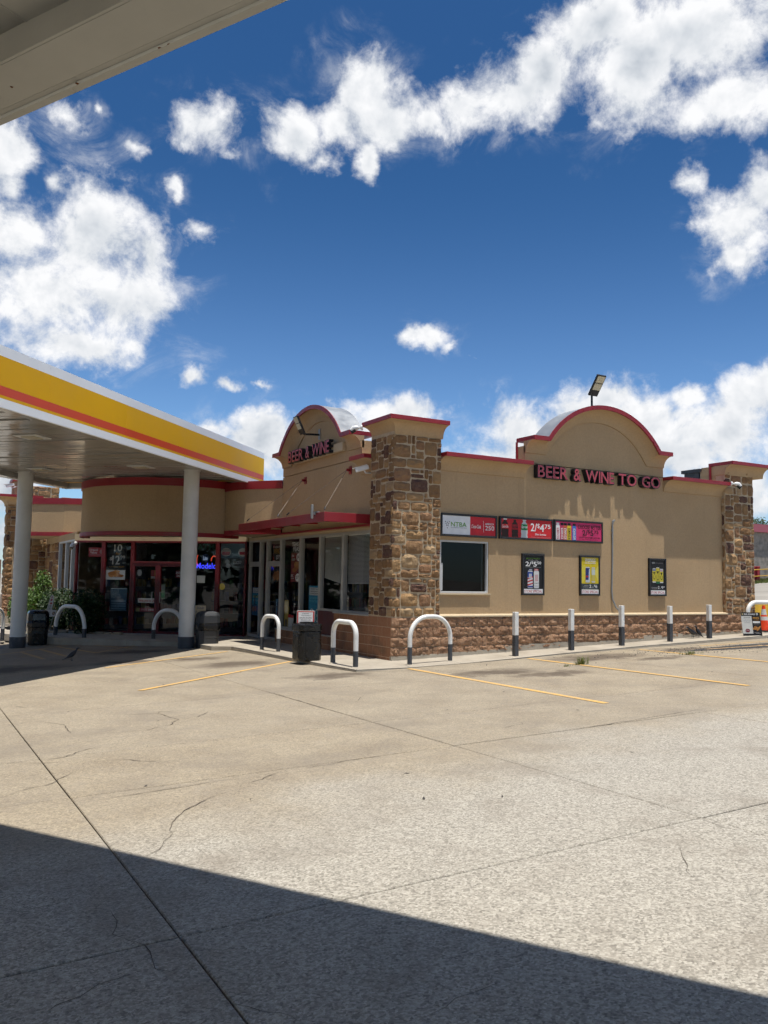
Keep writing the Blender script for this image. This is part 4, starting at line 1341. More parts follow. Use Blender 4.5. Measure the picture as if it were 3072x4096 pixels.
ca, cn = V((.682, .731)).normalized(), V((-.731, .682)).normalized()
bands = [(5.03, 5.20, WHITEP), (4.56, 5.03, YELLOWP), (4.415, 4.56, REDP), (4.365, 4.415, YELLOWP), (4.22, 4.365, WHITEP)]
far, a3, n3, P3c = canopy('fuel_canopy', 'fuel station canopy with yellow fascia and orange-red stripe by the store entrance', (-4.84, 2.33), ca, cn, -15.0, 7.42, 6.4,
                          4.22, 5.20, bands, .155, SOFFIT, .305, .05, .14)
for s, t in ((4.84, .96), (4.73, 5.80), (-4.9, .96), (-4.9, 5.8)):
    p = P3c + a3 * s + n3 * t
    z0 = lot_z(p.x, p.y)
    co = mk('column', MB().lathe((p.x, p.y, 0), [(.198, z0 + .29), (.198, 4.375)], 28), COLUMN, far, smooth=True)
    mk('column_base', MB().lathe((p.x, p.y, 0), [(.206, z0 - .03), (.206, z0 + .285), (.203, z0 + .292)], 28), DGREY, co, smooth=True)
    mk('column_collar', MB().lathe((p.x, p.y, 0), [(.215, 4.352), (.215, 4.374)], 28), COLUMN, co, smooth=True)
for x, y in ((-6.49, 3.29), (-5.62, 8.72), (-3.53, 6.59), (-8.2, 5.6), (-2.2, 9.4)):
    q = V((x, y, 0))
    h = .26
    mb = MB().obox(q - a3 * h - n3 * h + V((0, 0, 4.352)), a3 * 2 * h, n3 * 2 * h, V((0, 0, .02)))
    lt = mk('canopy_light', mb, WHITEPL, far, bevel=.004)
    mk('lens', MB().obox(q - a3 * .15 - n3 * .15 + V((0, 0, 4.335)), a3 * .3, n3 * .3, V((0, 0, .016))), LEDP, lt)

# the canopy the camera stands under
e0, e1 = V((-8.154, -8.62)), V((-7.005, -10.695))
na = (e1 - e0).normalized()
nn_ = V((na.y, -na.x))
if nn_.dot(V((-8.5, -14.6)) - e0) < 0:
    nn_ = -nn_
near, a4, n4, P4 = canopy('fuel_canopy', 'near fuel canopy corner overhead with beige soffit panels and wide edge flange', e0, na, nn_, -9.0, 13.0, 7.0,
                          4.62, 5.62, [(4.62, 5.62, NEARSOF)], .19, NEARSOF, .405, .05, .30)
far['group'] = near['group'] = 'fuel station canopies'
for s, t in ((-6.5, 5.9), (10.5, 5.9)):
    p = P4 + a4 * s + n4 * t
    co = mk('column', MB().lathe((p.x, p.y, 0), [(.198, -.2), (.198, 4.8)], 24), COLUMN, near, smooth=True)
# rust spots and screws on the flange
RUST = paint('rust', (0.16, 0.06, 0.025), 0.9, 0.3, 30)
for s, t in ((.45, .23), (.25, .33), (.85, .06), (1.55, .05), (1.62, .045), (2.15, .04), (.32, .36)):
    p = P4 + a4 * s + n4 * t
    mk('rust_spot', MB().lathe((p.x, p.y, 4.6295 if t > .1 else 4.6215), [(.004, -.001), (random.uniform(.008, .014), 0), (.004, .003)], 7), RUST, near)
# ------------------------------------------------------------------ letter signs
def channel_sign(name, label, groups, O, U, OUT, z0, h, depth, back):
    """groups: (text, u0, u1); letters front at O + OUT*?; O lies on the letters' front plane"""
    U, OUT, O = V(U), V(OUT), V(O)
    W = V((0, 0, 1))
    c = O + U * ((groups[0][1] + groups[-1][2]) / 2)
    root = empty(name, (c.x, c.y, z0), label, 'sign')
    for txt, u0, u1 in groups:
        # share the width out over the letters by their natural advance
        ws = [text_geo(ch, .012)[2] for ch in txt]
        gap = .055
        tot = sum(ws) + gap * (len(txt) - 1)
        k = (u1 - u0) / tot
        u = u0
        for ch, wd in zip(txt, ws):
            hh = h * (1.03 if ch in 'OG&' else 1.0)
            zz = z0 - (h * .015 if ch in 'OG&' else 0)
            mb = MB()
            solid_text(mb, ch, O + U * (u - .008) + W * (zz - .008), U, W, wd * k + .016, hh + .016, depth, 0, .030)
            lo = mk('letter', mb, BLACKM, root)
            mb = MB()
            add_text(mb, ch, O + U * (u + .004) + W * (zz + .006), U, W, wd * k - .008, hh - .012, 0, .012, 0, .003)
            mk('letter_face', mb, LETTERRED, lo)
            u += (wd + gap) * k
    return root
channel_sign('letter_sign', 'BEER & WINE TO GO in red channel letters under the right arch', [('BEER', 3.79, 4.70), ('&', 4.87, 5.10), ('WINE', 5.24, 6.16), ('TO', 6.31, 6.92), ('GO', 7.10, 7.75)],
             (0, -.005, 0), (1, 0, 0), (0, -1, 0), 4.005, .285, .133, 0)
rs = channel_sign('letter_sign', 'BEER & WINE in red channel letters on the left arch above the awning', [('BEER', 0, .93), ('&', 1.08, 1.31), ('WINE', 1.46, 2.41)],
                  (-.09, 5.28, 0), (0, -1, 0), (-1, 0, 0), 4.59, .30, .115, 0)
mk('raceway', MB().box(.026, .128, 2.40, 5.20, 4.58, 4.78), CREAM, rs, bevel=.004)

# ------------------------------------------------------------------ printed posters and signs
def pts_bottle(x, w, y0, y1):
    h = y1 - y0
    pr = [(.5, 0), (.5, .08), (.44, .16), (.5, .28), (.5, .45), (.46, .52), (.5, .62), (.42, .76), (.2, .88), (.17, .94), (.2, .95), (.2, 1)]
    return [(x + w * a, y0 + h * b) for a, b in pr] + [(x - w * a, y0 + h * b) for a, b in reversed(pr)]

def pts_can(x, w, y0, y1):
    h = y1 - y0
    pr = [(.40, 0), (.5, .04), (.5, .93), (.42, .97), (.42, 1)]
    return [(x + w * a, y0 + h * b) for a, b in pr] + [(x - w * a, y0 + h * b) for a, b in reversed(pr)]

def draw(parent, name, O, U, W, w, h, items, lift0=.0008, bold=.012):
    """flat print: items in 0..1 panel space; text items ('t', text, x0, y0, x1, y1, colour)"""
    O, U, W = V(O), V(U), V(W)
    nrm = U.cross(W)
    mats, idx = [], {}
    mb = MB()
    def mi(c):
        if c not in idx:
            idx[c] = len(mats)
            mats.append(ink(c))
        return idx[c]
    lift = lift0
    for it in items:
        k = it[0]
        lift += .00035
        L = nrm * lift
        pt = lambda x, y: O + U * (x * w) + W * (y * h) + L
        if k == 'r':
            _, x0, y0, x1, y1, c = it
            mb.poly([pt(x0, y0), pt(x1, y0), pt(x1, y1), pt(x0, y1)], mi(c))
        elif k == 'p':
            mb.poly([pt(x, y) for x, y in it[1]], mi(it[2]))
        elif k == 'e':
            _, x, y, rx, ry, c = it
            mb.poly([pt(x + rx * math.cos(t), y + ry * math.sin(t)) for t in [2 * math.pi * q / 24 for q in range(24)]], mi(c))
        elif k == 't':
            _, txt, x0, y0, x1, y1, c = it[:7]
            sh = it[7] if len(it) > 7 else 0
            add_text(mb, txt, pt(x0, y0), U, W, (x1 - x0) * w, (y1 - y0) * h, mi(c), bold, sh)
        elif k == 'v':   # text reading upwards
            _, txt, x0, y0, x1, y1, c = it[:7]
            add_text(mb, txt, pt(x1, y0), W, -U, (y1 - y0) * h, (x1 - x0) * w, mi(c), bold)
    return mk(name, mb, mats, parent)

WH, BK, RD, GY = (.78, .78, .77), (.012, .012, .013), (.50, .020, .028), (.30, .30, .30)
BLACKFR = paint('black_sign_frame', (0.018, 0.018, 0.020), 0.45, 0.2, 5)

def wall_sign(name, label, x0, x1, z0, z1, items, bg, group=None, cat='sign', fr=.045):
    c = ((x0 + x1) / 2, WY, z0)
    root = empty(name, c, label, cat, group)
    d = .062
    yf = WY - d
    mb = MB().box(x0, x0 + fr, yf, WY - .001, z0, z1).box(x1 - fr, x1, yf, WY - .001, z0, z1)
    mb.box(x0 + fr, x1 - fr, yf, WY - .001, z0, z0 + fr).box(x0 + fr, x1 - fr, yf, WY - .001, z1 - fr, z1)
    mk('frame', mb, BLACKFR, root, bevel=.006)
    mk('panel', MB().box(x0 + fr, x1 - fr, yf + .018, WY - .002, z0 + fr, z1 - fr), ink(bg), root)
    draw(root, 'print', (x0 + fr, yf + .018, z0 + fr), (1, 0, 0), (0, 0, 1), x1 - x0 - 2 * fr, z1 - z0 - 2 * fr, items)
    return root

G3 = 'framed drink signs in a row on the stucco wall'
star = [(.09 + .042 * (1 if k % 2 == 0 else .42) * math.sin(k * math.pi / 5), .53 + .155 * (1 if k % 2 == 0 else .42) * math.cos(k * math.pi / 5)) for k in range(10)]
star2 = [(.09 + .028 * (1 if k % 2 == 0 else .42) * math.sin(k * math.pi / 5), .53 + .10 * (1 if k % 2 == 0 else .42) * math.cos(k * math.pi / 5)) for k in range(10)]
wall_sign('framed_sign', 'wide framed sign half white with green letters, half red, above the window', 1.22, 2.71, 2.57, 3.06, [
    ('r', 0, 0, .515, 1, (.74, .76, .78)), ('r', .515, 0, 1, 1, (.55, .022, .035)),
    ('p', star, (.03, .035, .05)), ('p', star2, (.74, .76, .78)), ('e', .055, .66, .008, .03, (.03, .035, .05)), ('e', .125, .66, .008, .03, (.03, .035, .05)), ('e', .09, .33, .008, .03, (.03, .035, .05)),
    ('t', 'NTBA', .155, .42, .445, .66, (.11, .30, .025)), ('t', 'North Texas Business Alliance Co-op', .155, .335, .445, .385, (.08, .09, .10)),
    ('t', 'Coca-Cola', .535, .38, .715, .58, WH, .15), ('r', .765, .18, .770, .80, WH),
    ('t', 'AMERICA', .80, .60, .97, .70, WH), ('t', '250', .80, .30, .975, .55, WH), ('r', .79, .385, .985, .405, (.55, .022, .035))], WH, G3)
DKB = (.035, .014, .010)
wall_sign('framed_sign', 'wide red framed sign with three soda bottles priced 2/$4.75', 2.78, 4.32, 2.57, 3.07, [
    ('r', 0, 0, 1, 1, (.52, .020, .026)), ('r', .50, .0, 1, .72, (.60, .024, .030)),
    ('p', pts_bottle(.075, .135, -.0, .98), DKB), ('p', pts_bottle(.265, .125, .02, .96), DKB), ('p', pts_bottle(.45, .13, 0, .98), (.50, .55, .56)),
    ('r', .012, .46, .138, .70, (.55, .03, .03)), ('t', 'Coca-Cola', .016, .50, .134, .66, WH, .1), ('r', .205, .42, .327, .70, (.33, .015, .02)), ('t', 'Coca-Cola', .21, .50, .322, .64, BK, .1),
    ('r', .388, .42, .512, .74, (.012, .20, .06)), ('t', 'Sprite', .393, .48, .507, .68, WH, .12), ('r', .04, .94, .11, 1.0, WH), ('r', .415, .92, .485, .985, (.6, .62, .6)),
    ('t', '2/', .575, .38, .70, .82, WH), ('t', '$', .705, .55, .755, .82, WH), ('t', '4', .755, .38, .845, .80, WH), ('t', '75', .855, .56, .975, .80, WH),
    ('t', '20oz bottles', .66, .17, .885, .28, WH), ('r', .58, .05, .99, .065, (.6, .3, .3))], RD, G3)
MG = (.60, .035, .14)
it = [('r', 0, 0, 1, 1, MG)]
for k, (bx, bc, tc_) in enumerate([(.045, WH, (.5, .03, .05)), (.135, (.45, .035, .10), WH), (.205, (.5, .10, .05), WH), (.285, (.62, .48, .03), BK), (.395, (.05, .16, .50), WH)]):
    it += [('p', pts_can(bx, .085, 0, .80), bc), ('r', bx - .03, .80, bx + .03, .93, BK if k else WH), ('v', 'BODYARMOR', bx - .025, .04, bx + .028, .66, tc_)]
it += [('t', 'CHOOSE BETTER', .475, .66, .985, .88, BK), ('t', '2/', .57, .29, .69, .60, BK), ('t', '$', .695, .40, .74, .62, BK), ('t', '5', .745, .29, .82, .60, BK), ('t', '75', .83, .42, .93, .60, BK),
       ('t', 'SPORTS DRINK 28oz BOTTLES', .50, .14, .965, .22, BK), ('r', .56, .06, .92, .08, (.25, .01, .06))]
wall_sign('framed_sign', 'wide pink framed sign reading CHOOSE BETTER with sports drink bottles', 4.355, 5.87, 2.57, 3.08, it, MG, G3)

G4 = 'tall framed poster boards on the stucco wall'
SP = [('r', 0, 0, 1, .115, WH), ('t', 'STORE SPECIAL', .03, .018, .97, .088, (.42, .02, .03))]
def can(x, w, y0, y1, body, extra=()):
    return [('p', pts_can(x, w, y0, y1), (.55, .57, .58)), ('r', x - w / 2, y0 + .035, x + w / 2, y1 - .03, body)] + list(extra)
mi_ = [('r', 0, 0, 1, 1, BK)] + SP + [('t', 'MONSTER ENERGY', .12, .905, .86, .945, (.12, .28, .02), .1), ('t', '15/16.9oz. CANS', .24, .865, .74, .893, GY, .1),
      ('t', '2/', .08, .715, .38, .84, WH, .08), ('t', '$', .40, .775, .49, .85, WH), ('t', '5', .50, .71, .68, .84, WH), ('t', '50', .70, .775, .91, .85, WH), ('r', .08, .69, .88, .694, GY), ('r', .3, .672, .7, .675, GY),
      ('r', .26, .60, .44, .65, (.03, .04, .10)), ('t', 'NEW', .28, .61, .42, .64, WH), ('r', .54, .60, .76, .65, (.4, .02, .03)), ('t', 'NEW', .57, .61, .73, .64, WH)]
mi_ += can(.33, .27, .135, .60, (.60, .60, .62), [('r', .195, .42, .465, .57, (.03, .07, .28))] + [('p', [(.195, .20 + .085 * k), (.465, .25 + .085 * k), (.465, .285 + .085 * k), (.195, .235 + .085 * k)], (.45, .03, .03)) for k in range(3)] + [('r', .27 + .05 * k, .40, .295 + .05 * k, .52, WH) for k in range(3)] + [('r', .2, .16, .46, .20, (.04, .06, .25))])
mi_ += can(.65, .27, .135, .60, (.62, .63, .62), [('r', .58 + .06 * k, .32, .605 + .06 * k, .50, (.42, .05, .05)) for k in range(3)] + [('t', 'JUICE', .54, .245, .77, .285, BK), ('r', .54, .19, .77, .20, GY)])
wall_sign('framed_poster', 'tall black framed poster with two energy drink cans priced 2/$5.50', 3.42, 4.06, 1.33, 2.265, mi_, BK, G4, 'poster')
YL = (.60, .47, .015)
rb = [('r', 0, .26, 1, 1, YL), ('p', [(0, .26), (.45, .55), (.2, .8), (0, .75)], (.66, .56, .06)), ('p', [(1, .3), (.75, .6), (1, .8)], (.68, .58, .10)), ('r', 0, .12, 1, .28, (.045, .055, .06))] + SP
rb += [('t', 'WIIINGS', .20, .875, .82, .975, WH), ('t', 'FOR YOUR SUMMER', .20, .825, .82, .862, WH)]
rb += can(.36, .25, .31, .74, (.02, .035, .16), [('p', [(.40, .34), (.485, .34), (.485, .69), (.44, .69)], (.45, .55, .72)), ('r', .245, .45, .40, .50, (.45, .03, .04)), ('r', .24, .34, .48, .38, (.5, .52, .55))])
rb += can(.69, .22, .31, .73, (.50, .42, .10), [('r', .59, .52, .79, .68, (.50, .55, .50))])
rb += [('t', '2', .45, .165, .56, .25, WH), ('t', 'for', .60, .165, .71, .21, (.4, .4, .4)), ('t', '$', .72, .20, .79, .25, WH), ('t', '6', .80, .165, .90, .25, WH), ('r', .15, .22, .40, .232, GY), ('r', .1, .18, .40, .192, GY), ('r', .08, .135, .92, .14, GY)]
wall_sign('framed_poster', 'tall yellow framed poster reading WIIINGS left of the wall conduit', 5.14, 5.77, 1.33, 2.27, rb, YL, G4, 'poster')
c4 = [('r', 0, 0, 1, 1, BK)] + SP + [('r', .10, .895, .30, .945, (.30, .30, .28)), ('r', .33, .893, .50, .94, (.07, .07, .07)), ('r', .52, .893, .86, .935, (.09, .08, .08))]
for x, y0, y1, lid in ((.25, .34, .76, (.13, .17, .28)), (.50, .31, .79, (.50, .40, .04)), (.75, .33, .75, (.40, .30, .38))):
    c4 += can(x, .235, y0, y1, (.55, .47, .04), [('r', x - .10, y1 - .08, x + .10, y1 - .02, lid), ('v', 'C4', x - .075, y0 + .09, x + .075, y1 - .10, BK)])
c4 += [('r', .385, .31, .615, .38, (.02, .12, .05)), ('t', '2', .50, .165, .59, .24, WH), ('t', 'for', .62, .165, .70, .195, GY), ('t', '$', .72, .19, .77, .235, WH), ('t', '5', .77, .165, .85, .235, WH), ('t', '50', .86, .20, .95, .235, WH), ('r', .04, .195, .47, .205, GY), ('r', .04, .17, .47, .18, GY), ('r', .1, .135, .88, .138, GY)]
wall_sign('framed_poster', 'tall black framed poster with three yellow cans right of the wall conduit', 7.42, 8.02, 1.33, 2.265, c4, BK, G4, 'poster')

# ---- posters behind the glass of the shop front
def poster(name, label, O, U, w, h, bg, items, cat='poster', group='posters in the store windows', back=.012, inset=None):
    """thin sheet, lower left at O, reading along U"""
    O, U = V(O), V(U)
    W = V((0, 0, 1))
    n = U.cross(W)
    root = empty(name, (O + U * w / 2)[:], label, cat, group)
    mk('sheet', MB().obox(O - n * .004, U * w, n * .004, W * h), ink(bg), root)
    draw(root, 'print', O, U, W, w, h, items)
    return root
DL = (0, -1, 0)   # left face reads towards -y
px = .235
FRY, FRY2 = (.30, .11, .025), (.42, .19, .05)
def chicken(cx, cy, rx, ry, n=9, seed=1):
    r_ = random.Random(seed)
    return [('e', cx + r_.uniform(-.6, .6) * rx, cy + r_.uniform(-.55, .55) * ry, rx * r_.uniform(.3, .5), ry * r_.uniform(.3, .5), FRY if k % 2 else FRY2) for k in range(n)]
poster('window_poster', 'red and black TEXAS FEAST chicken poster inside the third shop window', (px, 5.66, 1.53), DL, .66, 1.05, (.16, .012, .016), [
    ('r', 0, .72, 1, 1, (.02, .013, .012)), ('t', 'TEXAS', .07, .89, .68, .985, WH), ('r', .74, .90, .98, .985, (.50, .25, .03)), ('t', 'FEAST', .20, .76, .97, .875, WH), ('t', 'WITH BISCUIT & DRINK', .3, .72, .95, .74, GY),
    ('e', .74, .61, .22, .10, WH), ('t', '$4', .59, .56, .76, .66, BK), ('t', '99', .78, .61, .91, .665, BK), ('t', '3PC', .06, .62, .30, .675, WH), ('r', .06, .56, .42, .58, GY), ('r', .06, .53, .36, .55, GY)]
    + chicken(.55, .37, .42, .15, 11, 2) + [('e', .70, .11, .23, .10, WH), ('t', '$3', .53, .06, .70, .16, BK), ('t', '99', .73, .11, .87, .165, BK), ('t', '2PC', .05, .13, .26, .185, WH), ('r', .05, .08, .36, .10, GY)])
poster('window_poster', 'black and gold bone-in WINGS poster inside the glass door', (px, 6.93, 1.53), DL, .60, 1.02, (.018, .014, .013), [
    ('r', .02, .90, .22, .97, (.35, .03, .03)), ('t', 'NEW', .03, .91, .21, .96, WH), ('t', 'BONE-IN', .28, .90, .80, .955, WH), ('t', 'WINGS', .10, .74, .97, .885, (.50, .28, .05)), ('t', '$5', .40, .58, .66, .71, WH), ('t', '99', .68, .64, .88, .71, WH),
    ('t', '$7', .62, .42, .86, .53, WH), ('r', .0, .52, .30, .57, (.5, .5, .5)), ('r', .0, .45, .32, .50, (.35, .03, .04)), ('r', .0, .38, .34, .43, (.45, .26, .05))] + chicken(.45, .17, .40, .16, 10, 4))
BL = (.02, .20, .34)
poster('window_poster', 'tall blue nicotine pouch poster with two round badges inside the shop window', (px, 4.50, .55), DL, .70, .90, BL, [
    ('r', .04, .74, .98, .95, (.46, .48, .48)), ('t', 'WARNING: This product', .12, .885, .95, .925, BK), ('t', 'contains nicotine. Nicotine', .10, .83, .96, .87, BK), ('t', 'is an addictive chemical.', .12, .77, .9, .81, BK),
    ('t', 'TWO MORE WAYS', .06, .63, .96, .69, (.12, .42, .55)), ('t', 'TO FIND YOUR ZYN', .06, .55, .96, .61, (.12, .42, .55)), ('r', .15, .49, .85, .50, (.01, .08, .18)),
    ('e', .28, .20, .20, .17, WH), ('e', .28, .20, .175, .15, (.12, .17, .22)), ('t', 'ZYN', .17, .16, .39, .22, (.02, .20, .34)), ('e', .74, .20, .20, .17, WH), ('e', .74, .20, .175, .15, (.01, .22, .26)), ('t', 'ZYN', .63, .16, .85, .22, WH)])
poster('window_poster', 'blue and white advert on the lower half of the far glass door', (px, 8.42, .55), DL, .58, .80, (.015, .10, .20), [
    ('r', .05, .80, .97, .98, (.42, .43, .43)), ('t', 'WARNING: This product', .1, .92, .92, .95, BK), ('t', 'contains nicotine.', .1, .85, .92, .885, BK), ('r', 0, .36, 1, .78, (.02, .22, .32)), ('t', 'MORE', .15, .62, .80, .72, (.42, .38, .04)),
    ('t', 'WAYS TO SAVE', .12, .50, .85, .57, (.35, .45, .5)), ('e', .2, .22, .14, .10, (.35, .15, .10)), ('e', .5, .24, .14, .10, (.30, .12, .14)), ('e', .8, .22, .14, .10, (.10, .10, .28))])
poster('window_poster', 'small blue can advert low in the second glass door', (px, 6.62, .54), DL, .33, .53, (.05, .16, .28), [('e', .5, .62, .28, .22, (.02, .04, .08)), ('e', .5, .25, .28, .18, (.10, .02, .03))])
poster('window_poster', 'narrow yellow advert at the edge of the fourth shop window', (px, 6.03, .33), DL, .27, .72, (.34, .25, .03), [('e', .45, .68, .35, .16, (.42, .33, .10)), ('r', .2, .05, .8, .30, (.06, .05, .02))])
poster('window_poster', 'white paper box with a red top low in the fourth shop window', (px, 5.78, .32), DL, .36, .36, (.52, .53, .52), [('r', 0, .78, 1, 1, (.42, .02, .02))])
wb = empty('warning_sign', (-1.25, 1.42, 0), 'white nicotine warning board with a red border standing behind the black bin', 'sign')
wo, wu = V((-1.42, 1.48, .63)), V((.93, -.37, 0))
wn_ = wu.cross(V((0, 0, 1)))
mk('board', MB().obox(wo - wn_ * .07, wu * .37, wn_ * .07, V((0, 0, .32))), ink((.50, .50, .48)), wb, bevel=.005)
mk('stand', MB().obox(wo + wu * .15 - wn_ * .06, wu * .07, wn_ * .05, V((0, 0, -.60))).obox(wo + wu * .02 - wn_ * .16 + V((0, 0, -.625)), wu * .32, wn_ * .24, V((0, 0, .025))), BLACKP, wb)
draw(wb, 'print', wo, wu, (0, 0, 1), .37, .32, [('r', .02, .02, .98, .98, (.48, .03, .03)), ('r', .09, .09, .91, .91, WH), ('t', 'WARNING:', .30, .78, .70, .85, BK), ('t', 'This product', .25, .65, .76, .73, BK), ('t', 'contains nicotine.', .15, .51, .85, .59, BK), ('t', 'Nicotine is an', .24, .37, .78, .45, BK), ('t', 'addictive chemical.', .14, .22, .86, .31, BK)])

# entrance glass
def on_g(u, z, d=.03):
    return GA + GU * u - GN * d + V((0, 0, z))
GR = -GU       # reading direction seen from outside
def gposter(label, u0, u1, z0, z1, bg, items, d=.045, group='posters in the store windows', cat='poster'):
    return poster('window_poster', label, on_g(u0, z0, d), GR, u0 - u1, z1 - z0, bg, items, cat, group)
gposter('black poster reading 10 for $12.99 beside the red entrance doors', 4.60, 3.93, 1.80, 2.60, (.014, .014, .015), [
    ('e', .52, .50, .42, .40, (.035, .035, .037)), ('t', '10', .36, .70, .76, .97, (.62, .60, .56)), ('t', 'for', .44, .575, .68, .675, (.50, .24, .03), .2), ('t', '$', .17, .34, .27, .48, (.62, .60, .56)), ('t', '12', .29, .20, .66, .54, (.62, .60, .56)), ('t', '99', .70, .40, .92, .54, (.62, .60, .56)),
    ('t', 'HOT WINGS & TENDERS', .14, .09, .90, .14, (.45, .24, .05))])
gposter('white photo poster of fried chicken below the 10 for $12.99 poster', 4.63, 3.96, 1.50, 1.79, (.50, .52, .53), chicken(.5, .62, .42, .42, 12, 7) + [('r', .38, .03, .62, .18, (.55, .55, .55))])
gposter('red money transfer sign hung in the leftmost entrance pane', 5.22, 4.72, 2.19, 2.47, (.42, .05, .06), [('t', 'Orlandi', .05, .62, .62, .86, WH, .1), ('t', 'Valuta', .10, .34, .58, .58, WH, .1), ('e', .85, .55, .10, .25, (.5, .3, .3)), ('r', .08, .16, .95, .22, (.5, .3, .3))])
gposter('blue list of opening notices on the pane left of the entrance', 4.42, 3.87, .56, 1.24, (.03, .065, .10), [('r', .0, .97, 1, 1, (.25, .32, .36)), ('r', .0, .0, 1, .02, (.2, .25, .28))] + [('r', .05, .60 + .055 * k, .40, .612 + .055 * k, (.30, .36, .38)) for k in range(6)] + [('r', .05, .06 + .11 * k, .95, .14 + .11 * k, (.13, .22, .28)) for k in range(4)] + [('r', .45, .55, .47, .97, (.2, .25, .28))])
gposter('white strip with red welcome lettering on the left entrance door', 3.50, 2.87, .82, .96, (.50, .50, .48), [('t', 'Welcome to Shell', .05, .25, .95, .75, (.42, .02, .03))])
gposter('red and yellow strip of notices low on the left entrance door', 3.56, 2.93, .56, .67, (.33, .05, .06), [('r', 0, 0, .2, 1, (.35, .30, .10)), ('t', 'FREE', .3, .25, .6, .75, (.5, .3, .3)), ('t', '24HR', .66, .25, .95, .75, (.55, .5, .5))])
gposter('red ENTER ONLY notice on the right entrance door', 2.30, 2.08, 1.58, 1.80, (.16, .02, .03), [('t', 'ENTER', .08, .55, .95, .85, WH), ('t', 'ONLY', .15, .15, .85, .45, WH)])
gposter('plain white paper taped up right of the entrance column', 1.61, 1.35, 1.45, 1.66, (.50, .50, .46), [('r', .1, .85, .9, .87, (.4, .4, .38))])
gposter('cardboard sign reading SOLD AS A WINNING beside the grey bin', 1.66, 1.29, .43, .78, (.42, .34, .22), [('t', 'SOLD', .25, .72, .85, .92, (.05, .05, .12)), ('t', 'A', .10, .38, .26, .60, (.05, .05, .12)), ('t', 'WINNING', .06, .05, .94, .24, (.05, .05, .12))])
gposter('blue lottery banner with white ovals and LUCKY across the right pane', .86, .07, 1.92, 2.66, (.10, .17, .23), [
    ('r', 0, .0, 1, .36, (.045, .05, .055)), ('e', .20, .60, .20, .17, (.52, .53, .52)), ('e', .88, .60, .20, .17, (.52, .53, .52)), ('r', .05, .50, .34, .62, (.42, .03, .05)), ('t', '$84M', .08, .52, .31, .60, (.55, .25, .28)), ('r', .73, .50, 1.0, .62, (.42, .03, .05)), ('t', 'POWER', .05, .66, .35, .72, (.15, .15, .2)),
    ('e', .26, .22, .10, .09, (.25, .26, .26)), ('e', .30, .06, .10, .09, (.40, .41, .41)), ('t', 'LUCKY', .50, .13, .82, .25, (.50, .50, .50), .2)])
gposter('small round yellow sticker on the right entrance pane', .90, .70, 1.25, 1.45, (.02, .02, .02), [('e', .5, .5, .48, .48, (.45, .34, .02))])
gposter('small oval white sticker at the top of the left entrance door', 3.56, 3.40, 1.62, 1.82, (.03, .03, .03), [('e', .5, .5, .46, .48, (.48, .48, .46))])
gposter('small red and yellow sticker on the left entrance door', 3.10, 2.86, 1.55, 1.80, (.30, .05, .05), [('r', .5, .35, 1, 1, (.40, .36, .05)), ('r', .0, .0, .9, .28, (.4, .36, .33))])
gposter('green and white notice at the edge of the right entrance door', 2.76, 2.62, .95, 1.40, (.20, .26, .20), [('r', .1, .6, .9, .9, (.35, .40, .36)), ('r', .1, .1, .9, .4, (.10, .25, .14))])
# ---- neon beer sign
NB, NR, NW = m_neon('neon_blue', (.05, .06, 1.0), 1.3), m_neon('neon_red', (1.0, .10, .04), .7), m_neon('neon_white', (.55, .7, 1.0), .3)
ns = empty('neon_sign', on_g(1.3, 1.85, .09)[:], 'lit blue and red neon beer sign hanging in the entrance window', 'neon sign')
mb = MB()
add_text(mb, 'Modelo', on_g(1.66, 1.87, .09), GR, (0, 0, 1), .64, .17, 0, .010)
mk('lettering', mb, NB, ns)
def arc(u, z, ru, rz, t0, t1, n=14):
    return [on_g(u - ru * math.cos(rad(t)), z + rz * math.sin(rad(t)), .09) for t in lines(t0, t1, (t1 - t0) / n)]
mk('red_tube', MB().tube(arc(1.60, 2.12, .05, .16, 110, 260), .010, 6).tube(arc(1.10, 2.10, .09, .15, 0, 180), .010, 6).tube(arc(1.08, 2.20, .12, .24, -40, 60), .010, 6), NR, ns)
mk('disc', MB().prism(arc(1.37, 2.18, .13, .13, 0, 345, 23), GN * .01), ink((.03, .05, .12)), ns)
mb = MB()
add_text(mb, 'Lite', on_g(1.44, 2.12, .075), GR, (0, 0, 1), .14, .12, 0, .02)
mk('script', mb, NW, ns)
a2 = poster('window_poster', 'faint green ATM letters high in the entrance window', on_g(1.66, 2.40, .06), GR, .60, .22, (.012, .016, .016), [('t', 'ATM', .05, .1, .95, .9, (.02, .10, .07))])
# ------------------------------------------------------------------ lamps and cameras
def flood(name, label, base, arm, head, ud, out):
    """LED area lamp: arm polyline, then a tilted slab head; head=(origin corner centre), ud=(length vec, width vec)"""
    root = empty(name, base, label, 'lamp', 'floodlights on the parapets')
    mk('arm', MB().tube(arm, .026, 8), BLACKM, root, smooth=True)
    Lv, Wv = V(ud[0]), V(ud[1])
    n = V(out).normalized()
    h = V(head)
    hd = MB()
    hd.obox(h - Wv / 2, Lv, Wv, -n * .05)
    ho = mk('head', hd, BLACKM, root, bevel=.012, segs=2)
    for f0, f1 in ((.30, .60), (.64, .95)):
        mk('led_panel', MB().obox(h + Lv * f0 - Wv * .41 + n * .002, Lv * (f1 - f0), Wv * .82, n * .004), LEDP, ho)
    for k in range(5):
        pass
    return root
